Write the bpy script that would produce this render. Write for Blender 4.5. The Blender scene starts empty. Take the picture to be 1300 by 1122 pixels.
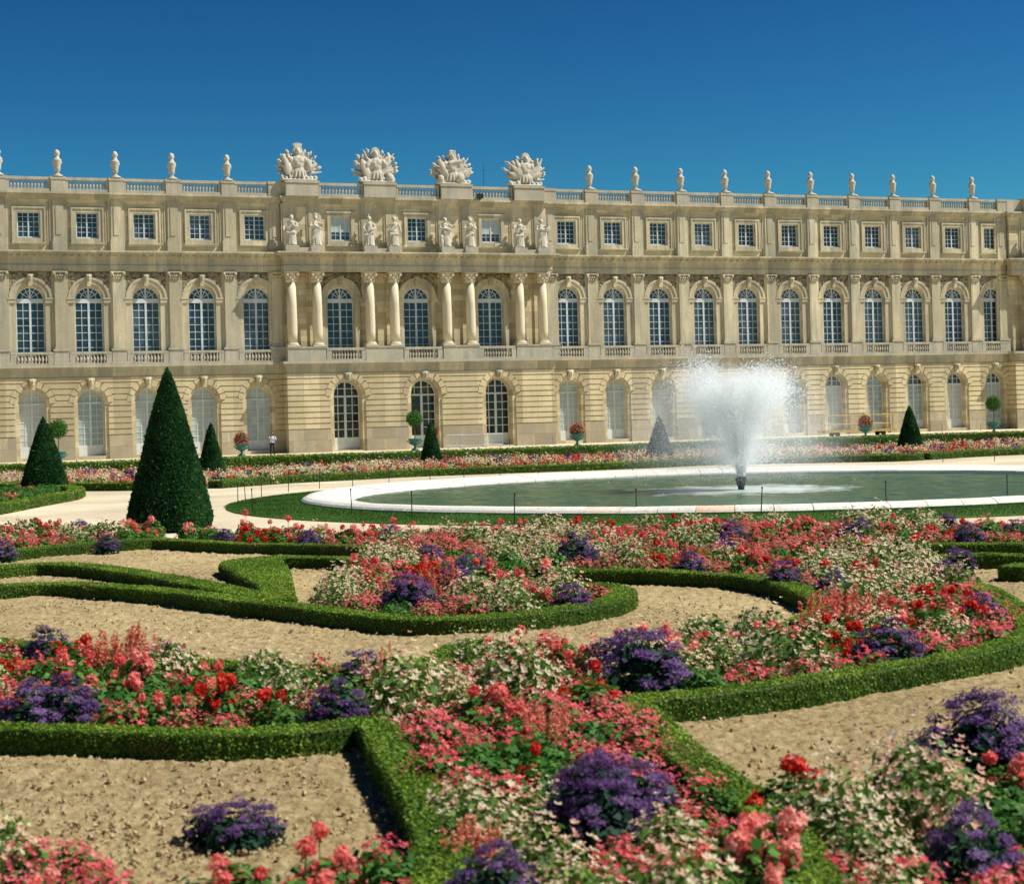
import bpy, math, random
import numpy as np
from mathutils import Vector, Matrix, Euler

# ------------------------------------------------------------------ camera, world, sun
S = bpy.context.scene
COL = S.collection
CAM_H = 2.8526
F_PX, ROLL, PITCH, CY = 2299.98, 0.0260, 0.0093, 501.06      # solved from the photograph (1300 px wide)
BETA, X0, Z0 = 0.387, -36.491, 152.799                        # facade: turn, anchor
cd = bpy.data.cameras.new("camera"); cam = bpy.data.objects.new("camera", cd); COL.objects.link(cam)
cd.sensor_width = 36; cd.lens = 36 * F_PX / 1300; cd.shift_y = -(561 - CY) / 1300
cd.clip_start = .1; cd.clip_end = 6000
fw = Vector((0, math.cos(PITCH), math.sin(PITCH))); up0 = Vector((0, -math.sin(PITCH), math.cos(PITCH))); rt0 = Vector((1, 0, 0))
rt = rt0 * math.cos(ROLL) - up0 * math.sin(ROLL); up = rt0 * math.sin(ROLL) + up0 * math.cos(ROLL)
M3 = Matrix((rt, up, -fw)).transposed()
cam.matrix_world = Matrix.Translation((0, 0, CAM_H)) @ M3.to_4x4()
cd.dof.use_dof = True; cd.dof.focus_distance = 62; cd.dof.aperture_fstop = 3.4
S.camera = cam

ALPHA, ELEV = math.radians(65), math.radians(51)              # sun: turn from the facade's normal, height
sx = math.cos(ALPHA) * math.sin(BETA) + math.sin(ALPHA) * math.cos(BETA)
sy = -math.cos(ALPHA) * math.cos(BETA) + math.sin(ALPHA) * math.sin(BETA)
sdir = Vector((sx * math.cos(ELEV), sy * math.cos(ELEV), math.sin(ELEV)))
W = bpy.data.worlds.new("World"); S.world = W; W.use_nodes = True
wn = W.node_tree.nodes; wl = W.node_tree.links
bg = wn["Background"]; sky = wn.new("ShaderNodeTexSky"); sky.sky_type = 'NISHITA'; sky.sun_disc = False
sky.sun_elevation = ELEV; sky.sun_rotation = math.atan2(sx, sy)
sky.altitude = 200; sky.air_density = 1.0; sky.dust_density = 0.25; sky.ozone_density = 5.0
gm = wn.new("ShaderNodeGamma"); gm.inputs[1].default_value = 2.3                     # the deep sky of slide film behind a polariser
tint = wn.new("ShaderNodeMix"); tint.data_type = 'RGBA'; tint.blend_type = 'MULTIPLY'; tint.inputs[0].default_value = 1; tint.inputs[7].default_value = (.0300, .0620, .0500, 1)
cl = wn.new("ShaderNodeMix"); cl.data_type = 'RGBA'; cl.blend_type = 'DARKEN'; cl.inputs[0].default_value = 1; cl.inputs[7].default_value = (5.5, 6.0, 7.5, 1)
wl.new(sky.outputs[0], cl.inputs[6]); wl.new(cl.outputs[2], gm.inputs[0]); wl.new(gm.outputs[0], tint.inputs[6]); wl.new(tint.outputs[2], bg.inputs[0]); bg.inputs[1].default_value = 0.10
ld = bpy.data.lights.new("sun", 'SUN'); ld.energy = 5.0; ld.angle = math.radians(.5); ld.color = (1, .965, .885)
sun = bpy.data.objects.new("sun", ld); COL.objects.link(sun)
sun.rotation_euler = sdir.to_track_quat('Z', 'Y').to_euler()
S.view_settings.view_transform = 'Standard'; S.view_settings.look = 'None'; S.view_settings.gamma = 1
S.view_settings.exposure = 0.45
S.cycles.max_bounces = 8; S.cycles.transparent_max_bounces = 24
S.cycles.volume_step_rate = .3; S.cycles.volume_bounces = 5
try: S.cycles.use_denoising = True
except Exception: pass

rng = np.random.default_rng(7)
random.seed(7)

# ------------------------------------------------------------------ layout helper: a pixel of the photo -> point on a level plane
def ray(px, py):
    u = (px - 650) / F_PX; v = (CY - py) / F_PX
    c, s = math.cos(ROLL), math.sin(ROLL)
    x = u * c + v * s; y = -u * s + v * c
    cp, sp = math.cos(PITCH), math.sin(PITCH)
    return x, cp - y * sp, sp + y * cp
def G(px, py, z=0.0):
    d = ray(px, py); t = (z - CAM_H) / d[2]
    return d[0] * t, d[1] * t
def GP(pts, z=0.0): return np.array([G(a, b, z) for a, b in pts])

# ------------------------------------------------------------------ materials
def mat(name):
    m = bpy.data.materials.new(name); m.use_nodes = True
    nt = m.node_tree; b = nt.nodes["Principled BSDF"]
    b.inputs['Specular IOR Level'].default_value = .25
    return m, nt, b
def N(nt, t, **kw):
    n = nt.nodes.new(t)
    for k, v in kw.items():
        if k in n.inputs: n.inputs[k].default_value = v
        else: setattr(n, k, v)
    return n
def ramp(nt, stops):
    r = nt.nodes.new("ShaderNodeValToRGB"); e = r.color_ramp.elements
    while len(e) < len(stops): e.new(.5)
    for i, (p, c) in enumerate(stops): e[i].position = p; e[i].color = (*c, 1)
    return r
def mixc(nt, fac, a, b, blend='MIX'):
    m = nt.nodes.new("ShaderNodeMix"); m.data_type = 'RGBA'; m.blend_type = blend
    for sock, val in ((m.inputs[0], fac), (m.inputs[6], a), (m.inputs[7], b)):
        if hasattr(val, 'links'): nt.links.new(val, sock)
        elif isinstance(val, tuple): sock.default_value = (*val, 1)
        else: sock.default_value = val
    return m.outputs[2]
def plain(name, c, rough=.7, metal=0, spec=.25, var=.0, scale=8):
    m, nt, b = mat(name)
    b.inputs['Roughness'].default_value = rough; b.inputs['Metallic'].default_value = metal
    b.inputs['Specular IOR Level'].default_value = spec
    if var:
        tc = N(nt, "ShaderNodeTexCoord"); n = N(nt, "ShaderNodeTexNoise", Scale=scale, Detail=5.0)
        nt.links.new(tc.outputs['Object'], n.inputs['Vector'])
        r = ramp(nt, [(.3, tuple(x * (1 - var) for x in c)), (.7, tuple(min(1, x * (1 + var)) for x in c))])
        nt.links.new(n.outputs[0], r.inputs[0]); nt.links.new(r.outputs[0], b.inputs['Base Color'])
    else: b.inputs['Base Color'].default_value = (*c, 1)
    return m

def stone(name, c1, c2, grey, joints=None, stain=.5, bump=.3, greyamt=.5):
    m, nt, b = mat(name); L = nt.links
    tc = N(nt, "ShaderNodeTexCoord")
    n1 = N(nt, "ShaderNodeTexNoise", Scale=.55, Detail=6.0, Roughness=.65); L.new(tc.outputs['Object'], n1.inputs['Vector'])
    r1 = ramp(nt, [(.32, c1), (.68, c2)]); L.new(n1.outputs[0], r1.inputs[0])
    col = r1.outputs[0]
    sep = N(nt, "ShaderNodeSeparateXYZ"); L.new(tc.outputs['Object'], sep.inputs[0])
    if joints:
        cmb = N(nt, "ShaderNodeCombineXYZ"); L.new(sep.outputs[0], cmb.inputs[0]); L.new(sep.outputs[2], cmb.inputs[1])
        br = N(nt, "ShaderNodeTexBrick"); br.offset = .5
        br.inputs['Scale'].default_value = 1; br.inputs['Brick Width'].default_value = joints[0]; br.inputs['Row Height'].default_value = joints[1]
        br.inputs['Mortar Size'].default_value = .012; br.inputs['Mortar Smooth'].default_value = .3
        br.inputs['Color1'].default_value = (.72, .70, .67, 1); br.inputs['Color2'].default_value = (1.15, 1.13, 1.08, 1); br.inputs['Mortar'].default_value = (.6, .56, .5, 1)
        L.new(cmb.outputs[0], br.inputs['Vector'])
        col = mixc(nt, 1.0, col, br.outputs['Color'], 'MULTIPLY')
    # grey weathering: streaks running down and patches
    mp = N(nt, "ShaderNodeMapping"); mp.inputs['Scale'].default_value = (1.6, 1.6, .22); L.new(tc.outputs['Object'], mp.inputs[0])
    n2 = N(nt, "ShaderNodeTexNoise", Scale=1.0, Detail=7.0, Roughness=.7); L.new(mp.outputs[0], n2.inputs['Vector'])
    r2 = ramp(nt, [(.62 - stain * .3, (0, 0, 0)), (.80 - stain * .12, (greyamt,) * 3)]); L.new(n2.outputs[0], r2.inputs[0])
    col = mixc(nt, r2.outputs[0], col, grey)
    n3 = N(nt, "ShaderNodeTexNoise", Scale=14.0, Detail=4.0); L.new(tc.outputs['Object'], n3.inputs['Vector'])
    r3 = ramp(nt, [(.3, (.82, .82, .82)), (.7, (1.1, 1.1, 1.1))]); L.new(n3.outputs[0], r3.inputs[0])
    col = mixc(nt, 1.0, col, r3.outputs[0], 'MULTIPLY')
    L.new(col, b.inputs['Base Color']); b.inputs['Roughness'].default_value = .9
    bp = N(nt, "ShaderNodeBump", Strength=bump, Distance=.03); L.new(n3.outputs[0], bp.inputs['Height']); L.new(bp.outputs[0], b.inputs['Normal'])
    return m
GREY = (.31, .30, .24)
M = {}
M['wall'] = stone('stone_wall', (.56, .475, .29), (.70, .61, .405), GREY, joints=(1.5, .47), stain=.45)
M['trim'] = stone('stone_trim', (.55, .48, .32), (.67, .595, .425), (.27, .28, .225), joints=(1.1, 50), stain=.75, greyamt=.85)
M['ledge'] = stone('stone_ledge', (.43, .385, .28), (.54, .485, .365), (.27, .28, .24), stain=.7, greyamt=.8)
M['rust'] = stone('stone_rusticated', (.54, .455, .27), (.68, .59, .385), GREY, joints=(1.35, 50), stain=.4)
M['plinth'] = stone('stone_plinth', (.42, .345, .21), (.54, .465, .31), (.30, .285, .23), joints=(1.9, .95), stain=.75, greyamt=.8)
M['column'] = stone('stone_column', (.60, .52, .36), (.68, .60, .43), (.5, .46, .36), stain=.15, bump=.15)
M['statue'] = stone('stone_statue', (.50, .455, .36), (.64, .585, .48), (.26, .26, .23), stain=.65, bump=.4)
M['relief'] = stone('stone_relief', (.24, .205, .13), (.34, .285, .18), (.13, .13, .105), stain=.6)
M['frame'] = plain('window_paint', (.54, .58, .57), .5, var=.12, scale=2)
M['door'] = plain('door_paint', (.58, .61, .58), .5, var=.1, scale=2)
M['iron'] = plain('dark_iron', (.02, .02, .02), .5)
M['bronze'] = plain('green_bronze', (.03, .15, .12), .45, var=.4, scale=12)
M['yellow'] = plain('yellow_paint', (.40, .28, .09), .5, var=.2)
M['steel'] = plain('galvanised_steel', (.42, .45, .46), .45, metal=.3)
M['red'] = plain('red_paint', (.45, .03, .03), .5)
M['wood'] = plain('bark', (.10, .07, .045), .9, var=.4, scale=20)
M['skin'] = plain('skin', (.42, .24, .17), .6)
M['shirt'] = plain('pale_shirt', (.52, .62, .74), .8, var=.12, scale=20)
M['black'] = plain('black_cloth', (.014, .014, .018), .8)
M['roof'] = plain('roof_lead', (.22, .23, .24), .6, var=.2)

def glass(name, c, rough, amt):
    m, nt, b = mat(name); L = nt.links
    tc = N(nt, "ShaderNodeTexCoord"); sep = N(nt, "ShaderNodeSeparateXYZ"); L.new(tc.outputs['Object'], sep.inputs[0])
    mp = N(nt, "ShaderNodeMapping"); mp.inputs['Scale'].default_value = (1.9, 0, 1.55); L.new(tc.outputs['Object'], mp.inputs[0])
    wn_ = N(nt, "ShaderNodeTexVoronoi", Scale=1.0); wn_.inputs['Randomness'].default_value = .25; L.new(mp.outputs[0], wn_.inputs['Vector'])
    r = ramp(nt, [(.0, tuple(x * (1 - amt) for x in c)), (1., tuple(x * (1 + amt) for x in c))]); L.new(wn_.outputs['Color'], r.inputs[0])
    L.new(r.outputs[0], b.inputs['Base Color'])
    b.inputs['Roughness'].default_value = rough; b.inputs['Specular IOR Level'].default_value = .5
    n = N(nt, "ShaderNodeTexNoise", Scale=.9, Detail=1.0); L.new(tc.outputs['Object'], n.inputs['Vector'])
    bp = N(nt, "ShaderNodeBump", Strength=.35, Distance=.12); L.new(n.outputs[0], bp.inputs['Height']); L.new(bp.outputs[0], b.inputs['Normal'])
    return m
M['glass'] = glass('window_glass', (.020, .042, .072), .06, .55)
GL = [M['glass'], glass('window_glass_dim', (.012, .024, .040), .05, .6), glass('window_glass_pale', (.045, .075, .105), .10, .6), M['glass']]
M['dark'] = glass('dark_doorway_glass', (.012, .016, .018), .08, .5)
M['blind'] = glass('glass_over_blind', (.40, .46, .45), .2, .15)
BL = [M['blind'], glass('glass_over_grey_blind', (.30, .37, .38), .15, .2), glass('glass_over_cream_blind', (.46, .50, .46), .2, .12), M['blind']]

def leafmat(name, c0, c1, c2, trans=.35):
    m, nt, b = mat(name); L = nt.links
    at = N(nt, "ShaderNodeAttribute", attribute_name="rnd")
    r = ramp(nt, [(0, c0), (.5, c1), (1, c2)]); L.new(at.outputs['Fac'], r.inputs[0])
    L.new(r.outputs[0], b.inputs['Base Color']); b.inputs['Roughness'].default_value = .6; b.inputs['Specular IOR Level'].default_value = .2
    tr = N(nt, "ShaderNodeBsdfTranslucent"); L.new(r.outputs[0], tr.inputs[0])
    mx = N(nt, "ShaderNodeMixShader"); mx.inputs[0].default_value = trans
    L.new(b.outputs[0], mx.inputs[1]); L.new(tr.outputs[0], mx.inputs[2])
    L.new(mx.outputs[0], nt.nodes["Material Output"].inputs[0])
    return m
M['box'] = leafmat('box_leaf', (.018, .045, .007), (.12, .225, .018), (.30, .42, .045), .35)
_r = [n for n in M['box'].node_tree.nodes if n.bl_idname == 'ShaderNodeValToRGB'][0].color_ramp; _r.elements[2].position = .94; _e = _r.elements.new(1.0); _e.color = (.24, .17, .06, 1)
M['yew'] = leafmat('yew_needle', (.010, .042, .014), (.034, .122, .032), (.08, .21, .05), .3)
M['lf_dark'] = leafmat('heliotrope_leaf', (.006, .028, .018), (.014, .055, .032), (.03, .09, .045))
M['lf_mid'] = leafmat('flower_leaf', (.02, .075, .012), (.055, .17, .025), (.13, .28, .045))
M['lf_light'] = leafmat('airy_leaf', (.03, .085, .012), (.085, .19, .03), (.22, .34, .06))
M['fl_W'] = leafmat('white_petal', (.88, .40, .34), (.92, .74, .50), (.95, .88, .66), .55)
M['fl_P'] = leafmat('pink_petal', (.68, .045, .085), (.86, .15, .17), (.90, .42, .38), .42)
M['fl_S'] = leafmat('salmon_petal', (.60, .13, .08), (.78, .25, .16), (.85, .42, .30), .4)
M['fl_R'] = leafmat('red_petal', (.55, .015, .01), (.72, .035, .02), (.78, .10, .05), .3)
M['fl_C'] = leafmat('coral_petal', (.70, .08, .08), (.86, .19, .16), (.90, .42, .34), .4)
M['fl_H'] = leafmat('purple_petal', (.065, .026, .105), (.15, .068, .215), (.31, .18, .38), .35)
M['grass'] = leafmat('grass_blade', (.03, .085, .012), (.07, .165, .022), (.13, .25, .045), .35)
M['drop'] = leafmat('water_drop', (.93, .95, .94), (.96, .98, .97), (.99, .99, .98), .6)
_nt = M['drop'].node_tree; _o = _nt.nodes['Material Output']; _src = _o.inputs[0].links[0].from_socket
_t = N(_nt, 'ShaderNodeBsdfTransparent'); _m = N(_nt, 'ShaderNodeMixShader'); _m.inputs[0].default_value = .30                 # water lets light through
_nt.links.new(_src, _m.inputs[1]); _nt.links.new(_t.outputs[0], _m.inputs[2]); _nt.links.new(_m.outputs[0], _o.inputs[0])

def ground_mat(name, c0, c1, c2, sc, bump, dist):
    m, nt, b = mat(name); L = nt.links
    tc = N(nt, "ShaderNodeTexCoord")
    n1 = N(nt, "ShaderNodeTexNoise", Scale=sc, Detail=8.0, Roughness=.7); L.new(tc.outputs['Object'], n1.inputs['Vector'])
    n2 = N(nt, "ShaderNodeTexNoise", Scale=.22, Detail=4.0); L.new(tc.outputs['Object'], n2.inputs['Vector'])
    r = ramp(nt, [(.30, c0), (.5, c1), (.72, c2)]); L.new(n1.outputs[0], r.inputs[0])
    r2 = ramp(nt, [(.33, (.78, .76, .73)), (.66, (1.10, 1.09, 1.07))]); L.new(n2.outputs[0], r2.inputs[0])
    L.new(mixc(nt, 1.0, r.outputs[0], r2.outputs[0], 'MULTIPLY'), b.inputs['Base Color'])
    b.inputs['Roughness'].default_value = .95; b.inputs['Specular IOR Level'].default_value = .1
    n3 = N(nt, "ShaderNodeTexNoise", Scale=sc * 2.2, Detail=6.0, Roughness=.75); L.new(tc.outputs['Object'], n3.inputs['Vector'])
    bp = N(nt, "ShaderNodeBump", Strength=bump, Distance=dist); L.new(n3.outputs[0], bp.inputs['Height']); L.new(bp.outputs[0], b.inputs['Normal'])
    return m
M['gravel'] = ground_mat('pale_gravel', (.49, .42, .29), (.61, .53, .38), (.71, .635, .48), 9, .5, .03)
M['soil'] = ground_mat('dry_soil', (.22, .155, .07), (.48, .37, .19), (.66, .53, .31), 7, 1.0, .06)
M['lawn'] = ground_mat('lawn_turf', (.03, .08, .012), (.055, .125, .02), (.09, .17, .035), 6, .8, .04)
M['rim'] = stone('marble_rim', (.66, .63, .55), (.80, .77, .69), (.46, .43, .36), stain=.35, greyamt=.5, bump=.15)
def water_mat():
    m, nt, b = mat('pool_water'); L = nt.links
    tc = N(nt, "ShaderNodeTexCoord")
    ln = N(nt, "ShaderNodeVectorMath", operation='LENGTH'); L.new(tc.outputs['Object'], ln.inputs[0])
    n0 = N(nt, "ShaderNodeTexNoise", Scale=.9, Detail=6.0, Roughness=.65)
    L.new(tc.outputs['Object'], n0.inputs['Vector'])
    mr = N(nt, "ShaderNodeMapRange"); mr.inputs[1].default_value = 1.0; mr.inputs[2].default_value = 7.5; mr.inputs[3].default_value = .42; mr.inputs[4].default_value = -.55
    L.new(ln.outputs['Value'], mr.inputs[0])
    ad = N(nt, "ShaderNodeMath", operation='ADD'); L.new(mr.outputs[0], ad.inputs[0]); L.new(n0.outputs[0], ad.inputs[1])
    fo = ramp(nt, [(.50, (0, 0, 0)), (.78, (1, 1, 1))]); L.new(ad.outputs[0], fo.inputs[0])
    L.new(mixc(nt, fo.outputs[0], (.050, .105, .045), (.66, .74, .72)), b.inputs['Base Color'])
    L.new(mixc(nt, fo.outputs[0], (.12, .12, .12), (.7, .7, .7)), b.inputs['Roughness'])
    b.inputs['Specular IOR Level'].default_value = 0
    w = N(nt, "ShaderNodeTexNoise", Scale=1.9, Detail=5.0, Roughness=.6, Distortion=.8); L.new(tc.outputs['Object'], w.inputs['Vector'])
    bp = N(nt, "ShaderNodeBump", Strength=.6, Distance=.06); L.new(w.outputs[0], bp.inputs['Height']); L.new(bp.outputs[0], b.inputs['Normal'])
    gl = N(nt, "ShaderNodeBsdfGlossy"); gl.inputs['Roughness'].default_value = .10; L.new(bp.outputs[0], gl.inputs['Normal'])
    mx = N(nt, "ShaderNodeMixShader"); mx.inputs[0].default_value = .42                     # glare held down by the polariser
    L.new(b.outputs[0], mx.inputs[1]); L.new(gl.outputs[0], mx.inputs[2]); L.new(mx.outputs[0], nt.nodes["Material Output"].inputs[0])
    return m
M['water'] = water_mat()

# ------------------------------------------------------------------ mesh helpers
class MB:
    def __init__(s): s.v = []; s.f = []
    def add(s, vs, fs):
        o = len(s.v); s.v.extend([tuple(p) for p in vs]); s.f.extend([tuple(i + o for i in f) for f in fs]); return s
    def box(s, x0, x1, y0, y1, z0, z1):
        return s.add([(x0, y0, z0), (x1, y0, z0), (x1, y1, z0), (x0, y1, z0), (x0, y0, z1), (x1, y0, z1), (x1, y1, z1), (x0, y1, z1)],
                     [(0, 3, 2, 1), (4, 5, 6, 7), (0, 1, 5, 4), (1, 2, 6, 5), (2, 3, 7, 6), (3, 0, 4, 7)])
    def prism(s, pts, y0, y1):          # polygon in (x, z), extruded from y0 (front) to y1
        n = len(pts)
        vs = [(x, y0, z) for x, z in pts] + [(x, y1, z) for x, z in pts]
        return s.add(vs, [tuple(range(n)), tuple(range(2 * n - 1, n - 1, -1))] + [(i, i + n, (i + 1) % n + n, (i + 1) % n) for i in range(n)])
    def lathe(s, prof, c=(0, 0, 0), n=12, sq=1.0):
        vs = []; fs = []
        for r, z in prof:
            for i in range(n):
                a = 2 * math.pi * i / n; vs.append((c[0] + r * math.cos(a), c[1] + r * sq * math.sin(a), c[2] + z))
        for j in range(len(prof) - 1):
            for i in range(n):
                k = (i + 1) % n; fs.append((j * n + i, j * n + k, (j + 1) * n + k, (j + 1) * n + i))
        fs.append(tuple(range(n - 1, -1, -1))); fs.append(tuple((len(prof) - 1) * n + i for i in range(n)))
        return s.add(vs, fs)
    def tube(s, p0, p1, r0, r1=None, n=8):
        r1 = r0 if r1 is None else r1
        p0 = Vector(p0); p1 = Vector(p1); d = (p1 - p0).normalized()
        a = d.orthogonal().normalized(); b = d.cross(a)
        vs = []
        for p, r in ((p0, r0), (p1, r1)):
            for i in range(n):
                t = 2 * math.pi * i / n; vs.append(p + a * (r * math.cos(t)) + b * (r * math.sin(t)))
        return s.add(vs, [(i, (i + 1) % n, (i + 1) % n + n, i + n) for i in range(n)] + [tuple(range(n - 1, -1, -1)), tuple(range(n, 2 * n))])
    def ell(s, c, r, rot=None, nu=10, nv=7):
        R = rot if rot is not None else Matrix.Identity(3); c = Vector(c)
        vs = [c + R @ Vector((0, 0, -r[2]))]
        for j in range(1, nv):
            ph = -math.pi / 2 + math.pi * j / nv
            for i in range(nu):
                t = 2 * math.pi * i / nu
                vs.append(c + R @ Vector((r[0] * math.cos(ph) * math.cos(t), r[1] * math.cos(ph) * math.sin(t), r[2] * math.sin(ph))))
        vs.append(c + R @ Vector((0, 0, r[2]))); e = len(vs) - 1
        fs = [(0, 1 + (i + 1) % nu, 1 + i) for i in range(nu)]
        for j in range(nv - 2):
            for i in range(nu):
                k = (i + 1) % nu; fs.append((1 + j * nu + i, 1 + j * nu + k, 1 + (j + 1) * nu + k, 1 + (j + 1) * nu + i))
        fs += [(e, 1 + (nv - 2) * nu + i, 1 + (nv - 2) * nu + (i + 1) % nu) for i in range(nu)]
        return s.add(vs, fs)
    def mesh(s, name):
        me = bpy.data.meshes.new(name); me.from_pydata(s.v, [], s.f); me.update(); return me
    def build(s, name, m, parent=None, smooth=False):
        me = s.mesh(name)
        if smooth: me.shade_smooth()
        return link(name, me, m, parent)
def link(name, me, m, parent=None):
    o = bpy.data.objects.new(name, me); COL.objects.link(o)
    if m is not None and not me.materials: me.materials.append(m)
    if parent: o.parent = parent
    return o
def tag(o, label=None, cat=None, group=None, kind=None):
    if label: o['label'] = label
    if cat: o['category'] = cat
    if group: o['group'] = group
    if kind: o['kind'] = kind
    return o
def empty(name, loc=(0, 0, 0), rz=0):
    o = bpy.data.objects.new(name, None); COL.objects.link(o); o.location = loc; o.rotation_euler = (0, 0, rz); return o
def dup(root, loc, rz=0, sc=1, label=None):
    r = root.copy(); COL.objects.link(r); r.location = loc; r.rotation_euler = (0, 0, rz); r.scale = (sc,) * 3 if not isinstance(sc, tuple) else sc
    if label: r['label'] = label
    for ch in root.children:
        c = ch.copy(); COL.objects.link(c); c.parent = r
        for g in ch.children:
            d = g.copy(); COL.objects.link(d); d.parent = c
    return r
def sculpt(name, mb, voxel, m, parent=None, smooth=4):     # fuses overlapping volumes into one continuous skin
    me = mb.mesh(name + '_raw'); o = bpy.data.objects.new(name + '_raw', me); COL.objects.link(o)
    md = o.modifiers.new('r', 'REMESH'); md.mode = 'VOXEL'; md.voxel_size = voxel
    sm = o.modifiers.new('s', 'SMOOTH'); sm.iterations = smooth; sm.factor = .5
    dg = bpy.context.evaluated_depsgraph_get(); dg.update()
    nm = bpy.data.meshes.new_from_object(o.evaluated_get(dg)); nm.name = name; nm.shade_smooth()
    bpy.data.objects.remove(o); bpy.data.meshes.remove(me)
    return link(name, nm, m, parent)
ORD = ['first', 'second', 'third', 'fourth', 'fifth', 'sixth', 'seventh', 'eighth', 'ninth', 'tenth', 'eleventh', 'twelfth', 'thirteenth',
       'fourteenth', 'fifteenth', 'sixteenth', 'seventeenth', 'eighteenth', 'nineteenth', 'twentieth']

def quadmesh(name, Q, rnd, mats, mi=None):                 # Q (n,4,3) loose faces with a random number each
    n = len(Q); me = bpy.data.meshes.new(name)
    me.vertices.add(n * 4); me.vertices.foreach_set('co', np.ascontiguousarray(Q, dtype=np.float32).ravel())
    me.loops.add(n * 4); me.loops.foreach_set('vertex_index', np.arange(n * 4, dtype=np.int32))
    me.polygons.add(n); me.polygons.foreach_set('loop_start', np.arange(0, n * 4, 4, dtype=np.int32))
    me.polygons.foreach_set('loop_total', np.full(n, 4, dtype=np.int32))
    for m in mats: me.materials.append(m)
    if mi is not None: me.polygons.foreach_set('material_index', mi.astype(np.int32))
    at = me.attributes.new('rnd', 'FLOAT', 'FACE'); at.data.foreach_set('value', rnd.astype(np.float32))
    me.update(calc_edges=True); return me
def unit(a): return a / np.maximum(np.linalg.norm(a, axis=-1, keepdims=True), 1e-9)
def cards(P, Nn, length, width, jit, bend=0.0, upbias=0.0):
    """leaf cards at P facing about Nn; each a pointed quad"""
    n = len(P); nn = unit(Nn + rng.normal(0, jit, (n, 3)))
    t = rng.normal(0, 1, (n, 3)); t[:, 2] += upbias
    t = unit(t - nn * (t * nn).sum(1, keepdims=True)); b = np.cross(nn, t)
    L = (length * rng.uniform(.7, 1.3, n))[:, None]; Wd = (width * rng.uniform(.7, 1.3, n))[:, None]
    a = P - t * L * .5; c = P + t * L * .5 - nn * L * bend
    return np.stack([a, P + b * Wd * .5, c, P - b * Wd * .5], 1)
def hash3(i, j, k, seed):
    h = (i * 374761393 + j * 668265263 + k * 2147483647 + seed * 974711) & 0xffffffff
    h = ((h ^ (h >> 13)) * 1274126177) & 0xffffffff
    return ((h ^ (h >> 16)) & 0xffff) / 65535.0
def vnoise(P, sc, seed=0):
    q = np.asarray(P, dtype=np.float64) * sc
    if q.shape[1] == 2: q = np.c_[q, np.zeros(len(q))]
    i = np.floor(q).astype(np.int64); f = q - i; f = f * f * (3 - 2 * f); r = 0
    for a in (0, 1):
        for b in (0, 1):
            for c in (0, 1):
                w = (f[:, 0] if a else 1 - f[:, 0]) * (f[:, 1] if b else 1 - f[:, 1]) * (f[:, 2] if c else 1 - f[:, 2])
                r = r + w * hash3(i[:, 0] + a, i[:, 1] + b, i[:, 2] + c, seed)
    return r
def fbm(P, sc, seed=0, oct=4):
    r = 0; a = .5
    for o in range(oct): r = r + a * (vnoise(P, sc * 2 ** o, seed + o) - .5); a *= .5
    return r
def inside(poly, pts):
    x, y = pts[:, 0], pts[:, 1]; r = np.zeros(len(pts), bool); n = len(poly)
    for i in range(n):
        x1, y1 = poly[i]; x2, y2 = poly[(i + 1) % n]
        c = ((y1 > y) != (y2 > y)); r ^= c & (x < (x2 - x1) * (y - y1) / (y2 - y1 + 1e-12) + x1)
    return r
def catmull(P, step):
    P = np.asarray(P, float); Q = [P[0]]
    E = np.vstack([2 * P[0] - P[1], P, 2 * P[-1] - P[-2]])
    for i in range(1, len(E) - 2):
        d = np.linalg.norm(E[i + 1][:2] - E[i][:2]); n = max(2, int(d / step))
        t0, t1, t2, t3 = 0., *np.cumsum([max(1e-3, np.linalg.norm(E[i + k][:2] - E[i + k - 1][:2])) ** .5 for k in range(3)])
        for k in range(1, n + 1):
            t = t1 + (t2 - t1) * k / n
            A1 = (t1 - t) / (t1 - t0) * E[i - 1] + (t - t0) / (t1 - t0) * E[i]
            A2 = (t2 - t) / (t2 - t1) * E[i] + (t - t1) / (t2 - t1) * E[i + 1]
            A3 = (t3 - t) / (t3 - t2) * E[i + 1] + (t - t2) / (t3 - t2) * E[i + 2]
            B1 = (t2 - t) / (t2 - t0) * A1 + (t - t0) / (t2 - t0) * A2
            B2 = (t3 - t) / (t3 - t1) * A2 + (t - t1) / (t3 - t1) * A3
            Q.append((t2 - t) / (t2 - t1) * B1 + (t - t1) / (t2 - t1) * B2)
    return np.array(Q)
def rmesh(name, V, F, rnd):
    me = bpy.data.meshes.new(name); me.from_pydata(V, [], F); me.update(); return me

# ------------------------------------------------------------------ ground, soil, lawn, pool
def sheet(name, x0, x1, y0, y1, z, m):
    return tag(MB().add([(x0, y0, z), (x1, y0, z), (x1, y1, z), (x0, y1, z)], [(0, 1, 2, 3)]).build(name, m), kind='structure')
sheet('gravel_ground', -900, 900, -200, 1500, 0, M['gravel'])

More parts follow.
